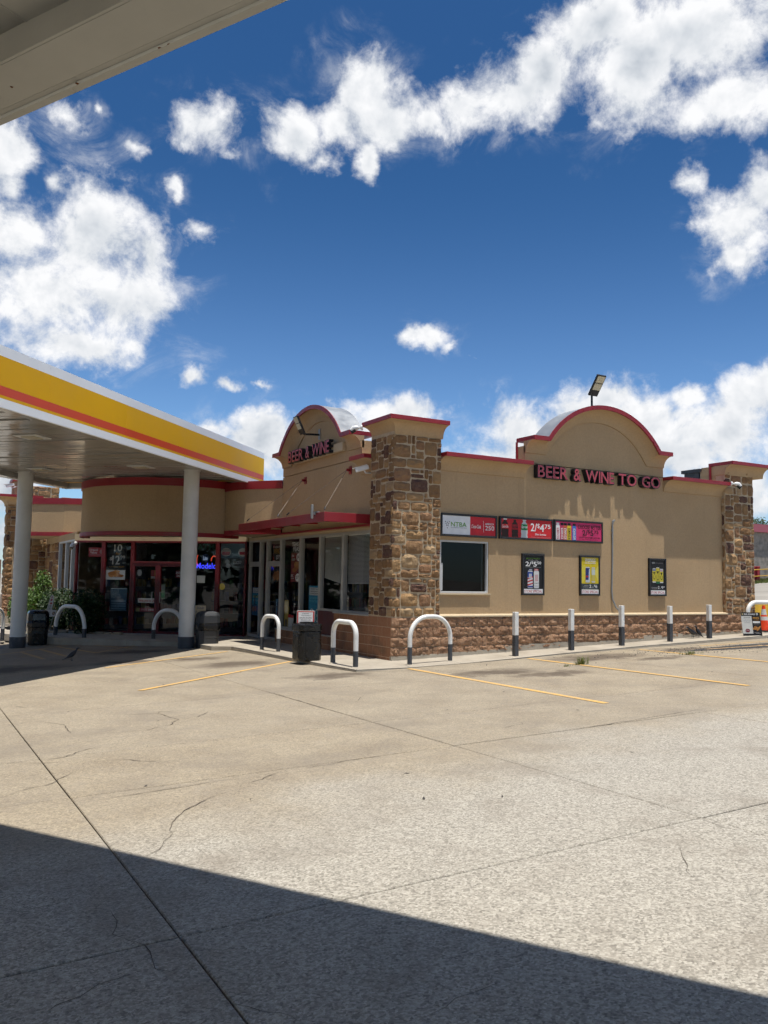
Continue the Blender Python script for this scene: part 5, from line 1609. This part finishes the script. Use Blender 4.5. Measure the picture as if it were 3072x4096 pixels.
# on the left tower: bracket on the wall, head tipped up and out
r1 = flood('floodlight', 'black LED floodlight on a wall bracket above the left BEER & WINE letters', (WY, 3.86, 5.1),
           [(WY - .02, 3.86, 5.16), (-.28, 3.86, 5.14), (-.36, 3.86, 5.17)], (-.34, 3.86, 5.12), ((-.21, 0, .42), (0, .25, 0)), (-.42, 0, -.21))
mk('wall_plate', MB().box(WY - .018, WY - .001, 3.81, 3.91, 5.04, 5.30), GALV, r1)
r2 = flood('floodlight', 'black LED floodlight on a short pole on top of the right arch', (5.55, .1, 5.8),
           [(5.55, .10, 5.80), (5.55, .10, 6.12)], (5.55, .06, 6.10), ((0, -.32, .44), (.28, 0, 0)), (0, -.44, -.32))

def dome_cam(label, base, d):
    """white turret camera: bracket cup, arm, hood"""
    d = V(d).normalized()
    b = V(base)
    root = empty('security_camera', b[:], label, 'camera', 'security cameras on the store')
    mk('mount', MB().tube([b, b + d * .025, b + d * .05], [.055, .055, .03], 12), WHITEPL, root, smooth=True)
    e = b + d * .11 + V((0, 0, .01))
    mk('arm', MB().tube([b + d * .04, e], .022, 8), WHITEPL, root, smooth=True)
    f = e + d * .13 + V((0, 0, -.05))
    mk('hood', MB().tube([e - d * .02, e + d * .03, e + d * .09, f], [.035, .055, .058, .05], 12), WHITEPL, root, smooth=True)
    mk('lens', MB().tube([e + d * .05 - V((0, 0, .035)), f - V((0, 0, .03)) + d * .012], [.046, .05], 12), LENS, root, smooth=True)
dome_cam('white turret camera on the left end of the near pillar cap', (-.24, .93, 4.86), (-.62, .45, -.1))
dome_cam('white turret camera at the right end of the coping by the far pillar', (10.17, -.20, 4.30), (.75, -.55, -.15))
dome_cam('small white turret camera on the frame left of the entrance', (-4.06, 12.30, 2.60), (-.6, -.6, -.4))

def bullet_cam(label, base, d, wallpt):
    d = V(d).normalized()
    b = V(base)
    root = empty('security_camera', b[:], label, 'camera', 'security cameras on the store')
    s = d.cross(V((0, 0, 1))).normalized()
    u = s.cross(d)
    mk('housing', MB().obox(b - s * .05 - u * .045, d * .30, s * .10, u * .09), WHITEPL, root, bevel=.012, segs=2)
    mk('sunshield', MB().obox(b - s * .06 + u * .05 + d * .02, d * .33, s * .12, u * .008), WHITEPL, root)
    mk('lens', MB().tube([b + d * .295, b + d * .303], .032, 12), LENS, root)
    mk('bracket', MB().tube([b + d * .12 - u * .04, b + d * .10 - u * .11, wallpt], .016, 8), WHITEPL, root, smooth=True)
bullet_cam('white bullet camera under the coping between left tower and near pillar', (.02, 1.10, 4.05), (-.75, .50, -.26), (WY, 1.18, 3.93))
bullet_cam('white bullet camera on the far left stone pillar', (-5.2, 19.15, 4.95), (-.9, .1, -.22), (-5.1, 19.3, 4.9))

# ---- conduit on the right wall
cd = empty('wall_conduit', (6.2, .09, .9), 'thin grey conduit pipe running up the stucco wall between the posters', 'conduit')
mk('pipe', MB().tube([(6.21, .105, 3.09), (6.20, .105, 2.2), (6.17, .105, 1.45), (6.19, .10, 1.25), (6.27, .06, 1.05), (6.36, -.01, .93), (6.40, -.05, .80), (6.40, -.055, .26)], .021, 8), GALV, cd, smooth=True)
mk('weatherhead', MB().tube([(6.21, .105, 3.06), (6.22, .09, 3.13), (6.25, .06, 3.15)], [.026, .03, .02], 8).tube([(6.20, .105, 2.87), (6.20, .105, 2.93)], .03, 8), GALV, cd, smooth=True)
sp = empty('hose_bib', (8.08, -.03, .5), 'small tap and thin pipe on the block base near the far pillar', 'tap')
mk('pipe', MB().tube([(8.0, -.02, .87), (8.06, -.045, .86), (8.08, -.045, .82), (8.08, -.045, .30)], .010, 6), CABLE, sp)
mk('valve', MB().box(7.97, 8.03, -.05, -.005, .845, .885), GALV, sp)

# ------------------------------------------------------------------ hoop guards and posts
def hoop(label, a, b, h, r=.046, rc=None, dark=.36, za=None, zb=None, group='white pipe hoop guards'):
    a3_, b3_ = V((*a, za if za is not None else walk_z(*a))), V((*b, zb if zb is not None else walk_z(*b)))
    L = (b3_ - a3_); L.z = 0
    w = L.length
    t = L.normalized()
    rc = min(w / 2 - .001, rc or w / 2)
    zt = max(a3_.z, b3_.z) + h - r
    c = (a3_ + b3_) / 2
    root = empty('hoop_guard', (c.x, c.y, min(a3_.z, b3_.z)), label, 'bollard', group)
    pa = []
    for q in lines(0, 90, 9):
        pa.append(a3_ + t * (rc - rc * math.cos(rad(q))) + V((0, 0, zt - rc + rc * math.sin(rad(q)) - a3_.z)))
    pb = []
    for q in lines(90, 0, 9):
        pb.append(b3_ - t * (rc - rc * math.cos(rad(q))) + V((0, 0, zt - rc + rc * math.sin(rad(q)) - b3_.z)))
    path = [a3_ + V((0, 0, dark))] + pa + pb + [b3_ + V((0, 0, dark))]
    mk('pipe', MB().tube(path, r, 14), WPAINT, root, smooth=True)
    for p in (a3_, b3_):
        mk('painted_foot', MB().tube([p + V((0, 0, -.06)), p + V((0, 0, dark))], r + .0012, 14), DGREY, root, smooth=True)
        mk('footing', MB().lathe((p.x, p.y, p.z), [(r + .035, -.02), (r + .03, .004), (r + .004, .012)], 12), WALK, root)
    return root
hoop('round-topped white pipe hoop in front of the near stone pillar', (-.06, -.82), (.93, -.74), .93, .044, .42, .34)
hoop('squared white pipe hoop between the black bin and the near pillar', (-1.27, .05), (-1.25, -.85), .86, .048, .24, .30)
hoop('small white pipe hoop behind the black bin by the glass doors', (-1.32, 3.64), (-1.20, 2.95), .83, .046, .24, .30)
hoop('white pipe hoop in the shade behind the right canopy column', (-2.55, 8.55), (-2.02, 7.58), .96, .054, .50, .36, -.20, -.20)
hoop('white pipe hoop in the shade in front of the hedge', (-4.70, 11.15), (-4.19, 9.55), 1.00, .056, .62, .36, -.21, -.21)
hoop('white pipe hoop behind the promotional board by the far pillar', (10.62, -.30), (12.0, -.42), .84, .055, .28, .30)
hoop('white pipe hoop cut off by the left edge of the picture', (-6.05, 11.6), (-6.75, 10.5), .98, .050, .35, .36, -.30, -.30)

def post(label, x, y, h):
    z = walk_z(x, y)
    root = empty('bollard_post', (x, y, z), label, 'bollard', 'square posts along the right wall')
    s = .049
    mk('white_top', MB().box(x - s, x + s, y - s, y + s, z + .43, z + h), WPAINT, root, bevel=.006)
    mk('dark_base', MB().box(x - s - .001, x + s + .001, y - s - .001, y + s + .001, z - .05, z + .429), DGREY, root, bevel=.006)
for lab, x, y, h in (('square white post with dark base nearest the near pillar', 2.55, -.77, .91), ('square white post second from the near pillar', 4.26, -.58, .90),
                     ('square white post in front of the foot of the wall conduit', 5.89, -.48, .915), ('square white post second from the far pillar', 7.50, -.47, .85),
                     ('square white post nearest the far pillar', 8.93, -.45, .83)):
    post(lab, x, y, h)

# ------------------------------------------------------------------ bins
def black_bin():
    x0, x1, y0, y1 = -1.70, -1.22, .62, 1.10
    z = -.01
    root = empty('trash_bin', ((x0 + x1) / 2, (y0 + y1) / 2, z), 'black square trash bin with chamfered corners by the corner windows', 'trash bin', 'trash bins')
    def oct_(m, c):
        return [(x0 - m + c, y0 - m), (x1 + m - c, y0 - m), (x1 + m, y0 - m + c), (x1 + m, y1 + m - c), (x1 + m - c, y1 + m), (x0 - m + c, y1 + m), (x0 - m, y1 + m - c), (x0 - m, y0 - m + c)]
    mb = MB().rings([[(x, y, z + h) for x, y in oct_(m, c)] for h, m, c in ((0, -.005, .07), (.03, .0, .07), (.57, .0, .07), (.585, -.012, .07))])
    mk('body', mb, BLACKP, root, bevel=.008, segs=2)
    mb = MB().rings([[(x, y, z + h) for x, y in oct_(m, c)] for h, m, c in ((.587, .008, .08), (.60, .015, .08), (.71, .015, .08), (.735, -.015, .09), (.738, -.12, .1), (.70, -.13, .1), (.70, -.2, .02))])
    mk('lid', mb, BLACKP, root, bevel=.008, segs=2)
    mk('rim', MB().lathe(((x0 + x1) / 2, (y0 + y1) / 2, z + .738), [(.15, 0), (.15, .02), (.12, .025), (.115, .0)], 18), BLACKP, root, smooth=True)
    pm_ = MB()
    for (a, b, c, d, ax) in ((x0 + .10, x1 - .10, .06, .50, 'y'),):
        pm_.box(a, b, y0 - .012, y0 + .004, z + c, z + d)
    pm_.box(x0 - .012, x0 + .004, y0 + .10, y1 - .10, z + .06, z + .50)
    mk('door_panel', pm_, BLACKP, root, bevel=.01, segs=2)
    mk('handle', MB().box(x0 + .03, x0 + .05, y0 - .02, y0 + .0, z + .30, z + .36), BLACKP, root)
black_bin()

def grey_bin(x, y, z, label, body, lid):
    root = empty('trash_bin', (x, y, z), label, 'trash bin', 'trash bins')
    r, c = .26, .10
    def sq(r, c):
        return [(x - r + c, y - r), (x + r - c, y - r), (x + r, y - r + c), (x + r, y + r - c), (x + r - c, y + r), (x - r + c, y + r), (x - r, y + r - c), (x - r, y - r + c)]
    def R_(specs):
        return MB().rings([[(a, b, z + h) for a, b in sq(q, c * q / .26)] for h, q in specs])
    mk('body', R_([(0, .235), (.02, .245), (.28, .255), (.29, .25), (.30, .26), (.48, .265)]), body, root, bevel=.006)
    mk('liner', R_([(.48, .262), (.49, .285), (.60, .29), (.66, .27)]), BLACKP, root, bevel=.006)
    mk('hood', R_([(.655, .265), (.67, .275), (.86, .265), (.93, .23), (.96, .15)]), lid, root, bevel=.012, segs=2)
grey_bin(-1.78, 6.25, -.21, 'grey plastic trash bin with a hood behind the right canopy column', GREYPL, GREYPL)
grey_bin(-5.28, 10.45, -.32, 'dark trash bin in the shade behind the left canopy column', BLACKP, BLACKP)

# ------------------------------------------------------------------ cone and board by the far pillar
ORANGE = paint('cone_orange', (0.75, 0.055, 0.008), 0.5, 0.1, 8)
REFL = paint('cone_reflective', (0.55, 0.55, 0.53), 0.45, 0.15, 25)
cx, cy = 11.75, .05
cz = walk_z(cx, cy)
cone = empty('traffic_cone', (cx, cy, cz), 'orange traffic cone with two white bands beside the far pillar', 'traffic cone')
mk('base', MB().box(cx - .19, cx + .19, cy - .19, cy + .19, cz, cz + .035), BLACKP, cone, bevel=.01)
for nm, z0, z1, mt in (('cone', .035, .30, ORANGE), ('reflective_band', .30, .40, REFL), ('cone', .40, .445, ORANGE), ('reflective_band', .445, .60, REFL), ('tip', .60, .70, ORANGE)):
    rr = lambda z: .14 - .105 * (z - .035) / .665
    mk(nm, MB().lathe((cx, cy, cz), [(rr(z0), z0), (rr(z1), z1)], 22), mt, cone, smooth=True)
bx = empty('promo_board', (10.38, -.58, .35), 'black and white promotional board with fried chicken propped against a white hoop', 'board')
bo, bu = V((10.12, -.53, .345)), V((.93, -.36, 0)).normalized()
bw = V((-.02, .10, .995)).normalized()
bn = bu.cross(bw)
mk('board', MB().obox(bo - bn * .01, bu * .53, bn * .01, bw * .60), ink((.55, .55, .52)), bx)
draw(bx, 'print', bo, bu, bw, .53, .60, [
    ('r', 0, .85, 1, 1, BK), ('r', 0, 0, 1, .10, BK), ('r', .54, .08, 1, .86, (.02, .016, .015)), ('e', .08, .925, .04, .035, (.40, .33, .16)), ('t', 'REAL REWARDS', .16, .89, .74, .955, WH), ('e', .84, .93, .05, .045, WH), ('e', .84, .93, .03, .028, BK),
    ('t', 'DOWNLOAD THE APP', .12, .77, .46, .80, BK), ('r', .12, .71, .44, .715, BK), ('r', .05, .64, .48, .65, GY), ('r', .12, .57, .42, .58, GY), ('e', .26, .23, .12, .075, (.16, .02, .03)), ('r', .17, .235, .35, .25, (.5, .45, .45)),
    ('t', 'FREE', .60, .72, .93, .80, (.55, .27, .05)), ('t', 'TENDERS', .62, .66, .92, .69, (.4, .2, .05)), ('r', .57, .56, .95, .62, WH), ('r', .60, .51, .92, .53, GY)]
    + chicken(.66, .34, .14, .10, 7, 5) + [('p', [(.70, .20), (.85, .26), (.98, .42), (.90, .42), (.78, .34)], FRY2), ('r', .58, .13, .85, .145, GY), ('r', .66, .105, .92, .12, GY)])

# ------------------------------------------------------------------ birds
BIRD = paint('black_feathers', (0.010, 0.010, 0.013), 0.38, 0.4, 25, 0.1, 60, 0, 0.6)
def bird(label, x, y, z, ang, s=1.0, pitch=0.0, group='black birds on the ground'):
    """grackle: one loft from tail tip to beak, with legs"""
    secs = [(-.22, .070, .026, .004), (-.17, .078, .028, .007), (-.12, .090, .024, .016), (-.08, .105, .036, .030), (-.02, .125, .050, .052), (.04, .145, .050, .056),
            (.09, .170, .038, .044), (.115, .200, .026, .030), (.135, .228, .026, .027), (.165, .240, .024, .022), (.185, .238, .013, .012), (.215, .232, .006, .005), (.245, .226, .002, .002)]
    rings = []
    for px_, pz, rw, rh in secs:
        ring = []
        for q in range(10):
            t = 2 * math.pi * q / 10
            lx, ly, lz = px_, rw * math.cos(t), pz + rh * math.sin(t) - .13
            lx, lz = lx * math.cos(pitch) - lz * math.sin(pitch), lx * math.sin(pitch) + lz * math.cos(pitch)
            lz += .13
            ring.append(V((x + s * (lx * math.cos(ang) - ly * math.sin(ang)), y + s * (lx * math.sin(ang) + ly * math.cos(ang)), z + s * lz)))
        rings.append(ring)
    mb = MB().rings(rings)
    for sd in (-1, 1):
        a = V((x - s * .022 * sd * math.sin(ang), y + s * .022 * sd * math.cos(ang), z))
        f = V((math.cos(ang), math.sin(ang), 0)) * s
        mb.tube([a + V((0, 0, .09 * s)), a + V((0, 0, .004)), a + f * .035 + V((0, 0, .004))], .004 * s, 5)
    o = mk('bird', mb, BIRD, None, smooth=True)
    tag(o, label, 'bird', group)
bird('black bird with a long tail facing left by the far square post', 8.62, -.20, walk_z(8.6, -.2), rad(178), 1.15)
bird('black bird partly hidden behind another near the far square post', 8.95, -.12, walk_z(8.9, -.1), rad(150), .9, .5)
bird('black bird standing in the canopy shade on the lot', -5.3, 4.75, lot_z(-5.3, 4.75), rad(20), 1.0, .15)

# ------------------------------------------------------------------ planting
def leaf_cloud(c, r, n, size, rnd, dense=.35):
    """leaf quads spread through a lumpy ellipsoid"""
    mb = MB()
    c = V(c)
    for _ in range(n):
        while True:
            p = V((rnd.uniform(-1, 1), rnd.uniform(-1, 1), rnd.uniform(-1, 1)))
            l = p.length
            lump = 1 + .16 * math.sin(5 * p.x + 3 * p.z) * math.cos(4 * p.y - 2 * p.z) + .10 * math.sin(11 * p.x + 7 * p.y)
            if dense < l < lump:
                break
        q = c + V((p.x * r[0], p.y * r[1], p.z * r[2]))
        d = V((rnd.gauss(0, 1), rnd.gauss(0, 1), rnd.gauss(0, 1))).normalized()
        e = d.orthogonal().normalized()
        s = size * rnd.uniform(.6, 1.35)
        mb.poly([q - d * s * .5, q + e * s * .28, q + d * s * .5, q - e * s * .28])
    return mb
rnd = random.Random(3)
def shrub(label, c, r, n, size, mt):
    root = empty('shrub', (c[0], c[1], c[2] - r[2]), label, 'shrub', 'shrubs in the entrance bed')
    mk('foliage', leaf_cloud(c, r, n, size, rnd), mt, root)
    mb = MB()
    for k in range(5):
        a = rnd.uniform(0, 6.28)
        mb.tube([(c[0], c[1], c[2] - r[2] * 1.05), (c[0] + .3 * r[0] * math.cos(a), c[1] + .3 * r[1] * math.sin(a), c[2]), (c[0] + .6 * r[0] * math.cos(a), c[1] + .6 * r[1] * math.sin(a), c[2] + .5 * r[2])], [.03, .018, .008], 5)
    mk('stem', mb, BARK, root)
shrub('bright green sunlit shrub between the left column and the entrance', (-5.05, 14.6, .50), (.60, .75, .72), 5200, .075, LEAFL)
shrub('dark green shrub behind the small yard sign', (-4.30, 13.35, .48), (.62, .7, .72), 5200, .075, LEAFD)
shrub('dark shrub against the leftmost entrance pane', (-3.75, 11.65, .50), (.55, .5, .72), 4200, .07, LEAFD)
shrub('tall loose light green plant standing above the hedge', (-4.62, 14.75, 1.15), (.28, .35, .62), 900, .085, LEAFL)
# stone edging of the bed
BEDST = paint('edging_stone', (0.30, 0.25, 0.18), 0.9, 0.25, 7, 0.5, 40)
edg = [(-4.93, 12.75), (-4.70, 12.45), (-4.45, 12.15), (-4.18, 12.0), (-3.93, 11.85), (-3.72, 11.62), (-3.50, 11.35), (-3.28, 11.10), (-3.08, 10.90)]
bed = empty('flower_bed', (-4.1, 12.3, -.2), 'planting bed edged with rough stones left of the entrance', 'flower bed')
for k, (x, y) in enumerate(edg):
    nx_, ny_ = edg[min(k + 1, len(edg) - 1)] if k < len(edg) - 1 else (x + .22, y - .22)
    t = V((nx_ - x, ny_ - y, 0))
    o = V((t.y, -t.x, 0)).normalized()
    mb = MB().obox(V((x, y, -.21)) + t * .03, t * .93, o * .16, V((0, 0, rnd.uniform(.13, .18))))
    mk('edging_stone', mb, BEDST, bed, bevel=.03, segs=2)
mk('soil', MB().poly([(-5.2, 12.9, -.06), (-4.6, 12.3, -.06), (-3.9, 11.75, -.06), (-3.1, 11.0, -.06), (-3.0, 11.4, -.06), (-4.0, 12.6, -.06), (-4.0, 16.5, -.06), (-6.0, 16.5, -.06)]), JOINT, bed)

ysn = empty('yard_sign', (-4.75, 12.55, -.1), 'small white feather-shaped yard sign on wire legs in front of the hedge', 'yard sign')
YU = V((.97, -.20, .10)).normalized()
YW = V((.14, 0, .99)).normalized()
yo = V((-4.86, 12.3, .34))
def yp(u, w):
    return yo + YU * u + YW * w
yn = YU.cross(YW).normalized()
outline = [(0, 0), (.30, 0), (.30, .19), (.17, .21), (.175, .5), (.16, .60), (.13, .66), (.09, .665), (.06, .62), (.05, .5)]
mk('panel', MB().prism([yp(u, w) for u, w in outline], yn * .006), ink((.48, .48, .47)), ysn)
draw(ysn, 'print', yp(0, 0) + yn * .006, YU, YW, .30, .66, [('t', 'COLD', .12, .34, .50, .43, BK), ('t', 'ICE', .16, .45, .46, .53, BK), ('e', .38, .62, .12, .05, (.28, .05, .06)), ('e', .36, .78, .10, .05, (.30, .05, .06)), ('e', .36, .90, .09, .04, (.35, .2, .2)), ('t', 'STORE', .08, .17, .45, .22, (.05, .06, .09)), ('t', 'SPECIAL', .08, .09, .50, .14, (.05, .06, .09)), ('e', .80, .15, .14, .075, (.10, .04, .03)), ('e', .80, .15, .09, .045, (.35, .28, .2))])
mk('wire_leg', MB().tube([yp(.05, .0), yp(.02, -.50)], .006, 5), GALV, ysn)
mk('wire_leg', MB().tube([yp(.24, .0), yp(.22, -.50)], .006, 5), GALV, ysn)

def tuft(label, x, y, n, h, spread):
    mb = MB()
    z = lot_z(x, y)
    for _ in range(n):
        a = rnd.uniform(0, 6.28)
        rr = abs(rnd.gauss(0, spread * .4))
        b = V((x + rr * math.cos(a) * 1.5, y + rr * math.sin(a) * .6, z))
        hh = h * rnd.uniform(.4, 1.1)
        lean = V((math.cos(a), math.sin(a), 0)) * hh * rnd.uniform(.2, .8)
        s = V((-math.sin(a), math.cos(a), 0)) * .005
        mb.poly([b - s, b + s, b + lean * .4 + V((0, 0, hh * .7)) + s * .7, b + lean * .4 + V((0, 0, hh * .7)) - s * .7])
        mb.poly([b + lean * .4 + V((0, 0, hh * .7)) - s * .7, b + lean * .4 + V((0, 0, hh * .7)) + s * .7, b + lean + V((0, 0, hh))])
    o = mk('grass_tuft', mb, GRASS)
    tag(o, label, 'grass', 'grass tufts in the pavement joints')
tuft('grass tuft growing on the second parking line from the corner', 2.66, -2.62, 110, .16, .16)
tuft('low grass tuft in the joint near the far square posts', 5.75, -2.52, 110, .08, .35)
tuft('small sparse weed just left of the larger grass tuft', 2.2, -2.72, 25, .05, .2)

# loose grit and the dark patch by the kerb
gm = MB()
for _ in range(600):
    x = rnd.gauss(7.6, 1.8); y = -2.0 + .10 * (7.5 - x) + rnd.gauss(0, .45)
    if y > -1.0: continue
    s = rnd.uniform(.004, .011)
    z = lot_z(x, y) + .001
    gm.hexa([(x - s, y - s, z), (x + s, y - s, z), (x + s, y + s, z), (x - s, y + s, z)], [(x - s * .4, y - s * .5, z + s), (x + s * .5, y - s * .4, z + s), (x + s * .4, y + s * .5, z + s), (x - s * .5, y + s * .4, z + s)])
tag(mk('gravel', gm, ASPH), 'loose dark grit scattered beside the kerb', 'gravel', kind='stuff')
pm2 = MB()
pa = [(6.3, -1.95), (7.2, -1.72), (8.3, -1.62), (9.6, -1.70), (11.6, -1.85), (13.0, -2.1), (13.0, -2.9), (11.0, -2.75), (9.3, -2.55), (8.0, -2.35), (7.0, -2.2)]
pm2.poly([(x, y, lot_z(min(x, 10.9), y) + .005 + (max(0, x - 10.9) * .03)) for x, y in pa])
tag(mk('asphalt_patch', pm2, ASPH), kind='structure')
lt = MB()
LITTER = paint('litter', (0.05, 0.045, 0.04), .9, .3, 20)
for _ in range(46):
    x, y = rnd.uniform(-6.8, 7), rnd.uniform(-9.5, 1)
    s = rnd.uniform(.012, .035)
    z = lot_z(x, y) + .004
    a = rnd.uniform(0, 3.14)
    u = V((math.cos(a), math.sin(a), 0)) * s; w_ = V((-math.sin(a), math.cos(a), 0)) * s * .35
    c = V((x, y, z))
    lt.poly([c - u, c + w_, c + u + V((0, 0, .006)), c - w_])
tag(mk('litter', lt, LITTER), 'tiny dark leaves and scraps strewn over the lot', 'litter', kind='stuff')

# ------------------------------------------------------------------ background
BGW = paint('grey_stone_wall', (0.30, 0.27, 0.235), 0.95, 0.45, 2.5, 0.8, 5)
PINK = paint('pink_coping', (0.36, 0.10, 0.13), 0.6, 0.1, 1)
bz = 2.1
bg = empty('background_building', (52, 24, bz), 'grey stone building with a faded pink roof edge beyond the far pillar', 'building')
mk('wall', MB().box(41.5, 75, 23.6, 40, 1.0, 5.45), BGW, bg)
mk('coping', MB().box(41.3, 75, 23.3, 40.2, 5.45, 6.0), PINK, bg)
mk('buttress', MB().box(45.35, 45.9, 23.2, 23.6, 1.0, 4.4), BGW, bg)
def bgp(label, x, y, h, w=.28):
    z = lot_z(x, y)
    o = mk('red_post', MB().box(x - w / 2, x + w / 2, y - w / 2, y + w / 2, z - .1, z + h).box(x - w / 2 - .02, x + w / 2 + .02, y - w / 2 - .02, y + w / 2 + .02, z + h - .06, z + h + .03), paint('red_post_paint', (.30, .015, .025), .6, .15, 3), bevel=.02)
    tag(o, label, 'post', 'red posts beyond the far pillar')
bgp('left one of two red posts in the background beyond the far pillar', 41.05, 22.0, 1.0)
bgp('right one of two red posts in the background beyond the far pillar', 41.55, 22.0, 1.0)
rl = empty('guard_rail', (42.5, 21.7, 2.1), 'yellow two-bar guard rail in the background beyond the far pillar', 'rail')
for h in (.42, .86):
    mk('bar', MB().tube([(36, 21.75, lot_z(36, 21) + h), (48, 21.75, lot_z(46, 21) + h)], .035, 6), paint('rail_yellow', (.55, .33, .04), .6, .1, 3), rl)
for x in (38.0, 40.3, 42.6, 45):
    mk('rail_post', MB().tube([(x, 21.8, lot_z(x, 21) - .1), (x, 21.8, lot_z(x, 21) + .95)], .04, 6), paint('rail_yellow2', (.50, .32, .05), .6, .1, 3), rl)
gs = MB()
for _ in range(5000):
    x, y = rnd.uniform(36, 50), rnd.uniform(20.6, 23.4)
    z = lot_z(x, y)
    h = rnd.uniform(.08, .28)
    a = rnd.uniform(0, 3.14)
    u = V((math.cos(a), math.sin(a), 0)) * .03
    c = V((x, y, z - .05))
    gs.poly([c - u, c + u, c + V((rnd.gauss(0, .06), rnd.gauss(0, .06), h))])
tag(mk('grass_verge', gs, GRASS), 'grass verge in front of the grey background building', 'grass', kind='stuff')
yb = empty('yellow_barrier', (18.5, 4.3, .6), 'low yellow painted concrete barrier behind the traffic cone', 'barrier')
zb_ = lot_z(17, 4)
mk('body', MB().prism([(15.6, 3.9, zb_ - .2), (15.6, 4.4, zb_ - .2), (15.6, 4.3, zb_ + .38), (15.6, 4.0, zb_ + .38)], (8, -.3, .45)), paint('barrier_yellow', (.55, .33, .03), .7, .2, 2, .2, 20, 0, .3, .3), yb, bevel=.02)

def tree(label, x, y, z, h, r, n, group='trees beyond the store'):
    root = empty('tree', (x, y, z), label, 'tree', group)
    mk('trunk', MB().tube([(x, y, z - .2), (x + .1, y, z + h * .35), (x - .1, y + .1, z + h * .6)], [h * .035, h * .026, h * .012], 8), BARK, root)
    mb = MB()
    for k in range(5):
        a = k * 1.3
        mb.tube([(x, y, z + h * .35), (x + r * .5 * math.cos(a), y + r * .5 * math.sin(a), z + h * .62), (x + r * .75 * math.cos(a), y + r * .75 * math.sin(a), z + h * .75)], [h * .015, h * .01, h * .004], 5)
    mk('limb', mb, BARK, root)
    cl = MB()
    for k in range(12):
        a = rnd.uniform(0, 6.28)
        d = rnd.uniform(.0, .75)
        c = (x + r * d * math.cos(a), y + r * d * math.sin(a), z + h * rnd.uniform(.55, .86))
        q = leaf_cloud(c, (r * .42, r * .42, h * .16), n // 12, .30, rnd, .2)
        i = len(cl.v)
        cl.v += q.v
        cl.f += [tuple(i + t for t in f) for f in q.f]
        cl.m += q.m
    mk('crown', cl, LEAFT, root)
tree('dark tree top above the pink roof edge at the right border', 66, 40.5, 1.8, 7.0, 3.6, 5000)
tree('dark tree rising behind the grey building at the right border', 71.5, 42.5, 1.8, 6.6, 3.8, 4200)
# street beyond, left of the shop
LB = empty('background_building', (-14, 130, 0), 'low brown shop with a red awning far behind the left pillar', 'building')
zf = lot_z(-8, 40) - .05
mk('wall', MB().box(-50, 4.5, 130, 145, zf - .5, 3.9), paint('brown_brick_far', (.20, .13, .085), .9, .2, .5), LB)
mk('awning', MB().prism([(-48, 130, 1.75), (-48, 128.6, 1.15), (-48, 128.6, 1.05), (-48, 130, 1.05)], (52, 0, 0)), paint('red_awning_far', (.55, .02, .03), .7, .1, .5), LB)
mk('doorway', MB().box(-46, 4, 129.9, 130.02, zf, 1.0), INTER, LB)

# unseen wood added left of the view to darken the shop glass reflections
wd = MB()
for k in range(46):
    yy = -45 + k * 3.6
    c = (-44 + rnd.uniform(-3, 3), yy, 3.6 + rnd.uniform(-.8, .8))
    q = leaf_cloud(c, (3.4, 3.0, 4.4 + rnd.uniform(-.6, 1.2)), 420, 1.1, rnd, .35)
    i = len(wd.v)
    wd.v += q.v
    wd.f += [tuple(i + t for t in f) for f in q.f]
    wd.m += q.m
tag(mk('reflection_wood', wd, LEAFT), 'unseen dark belt of trees added left of the canopy for the glass reflections', 'wood', kind='stuff')
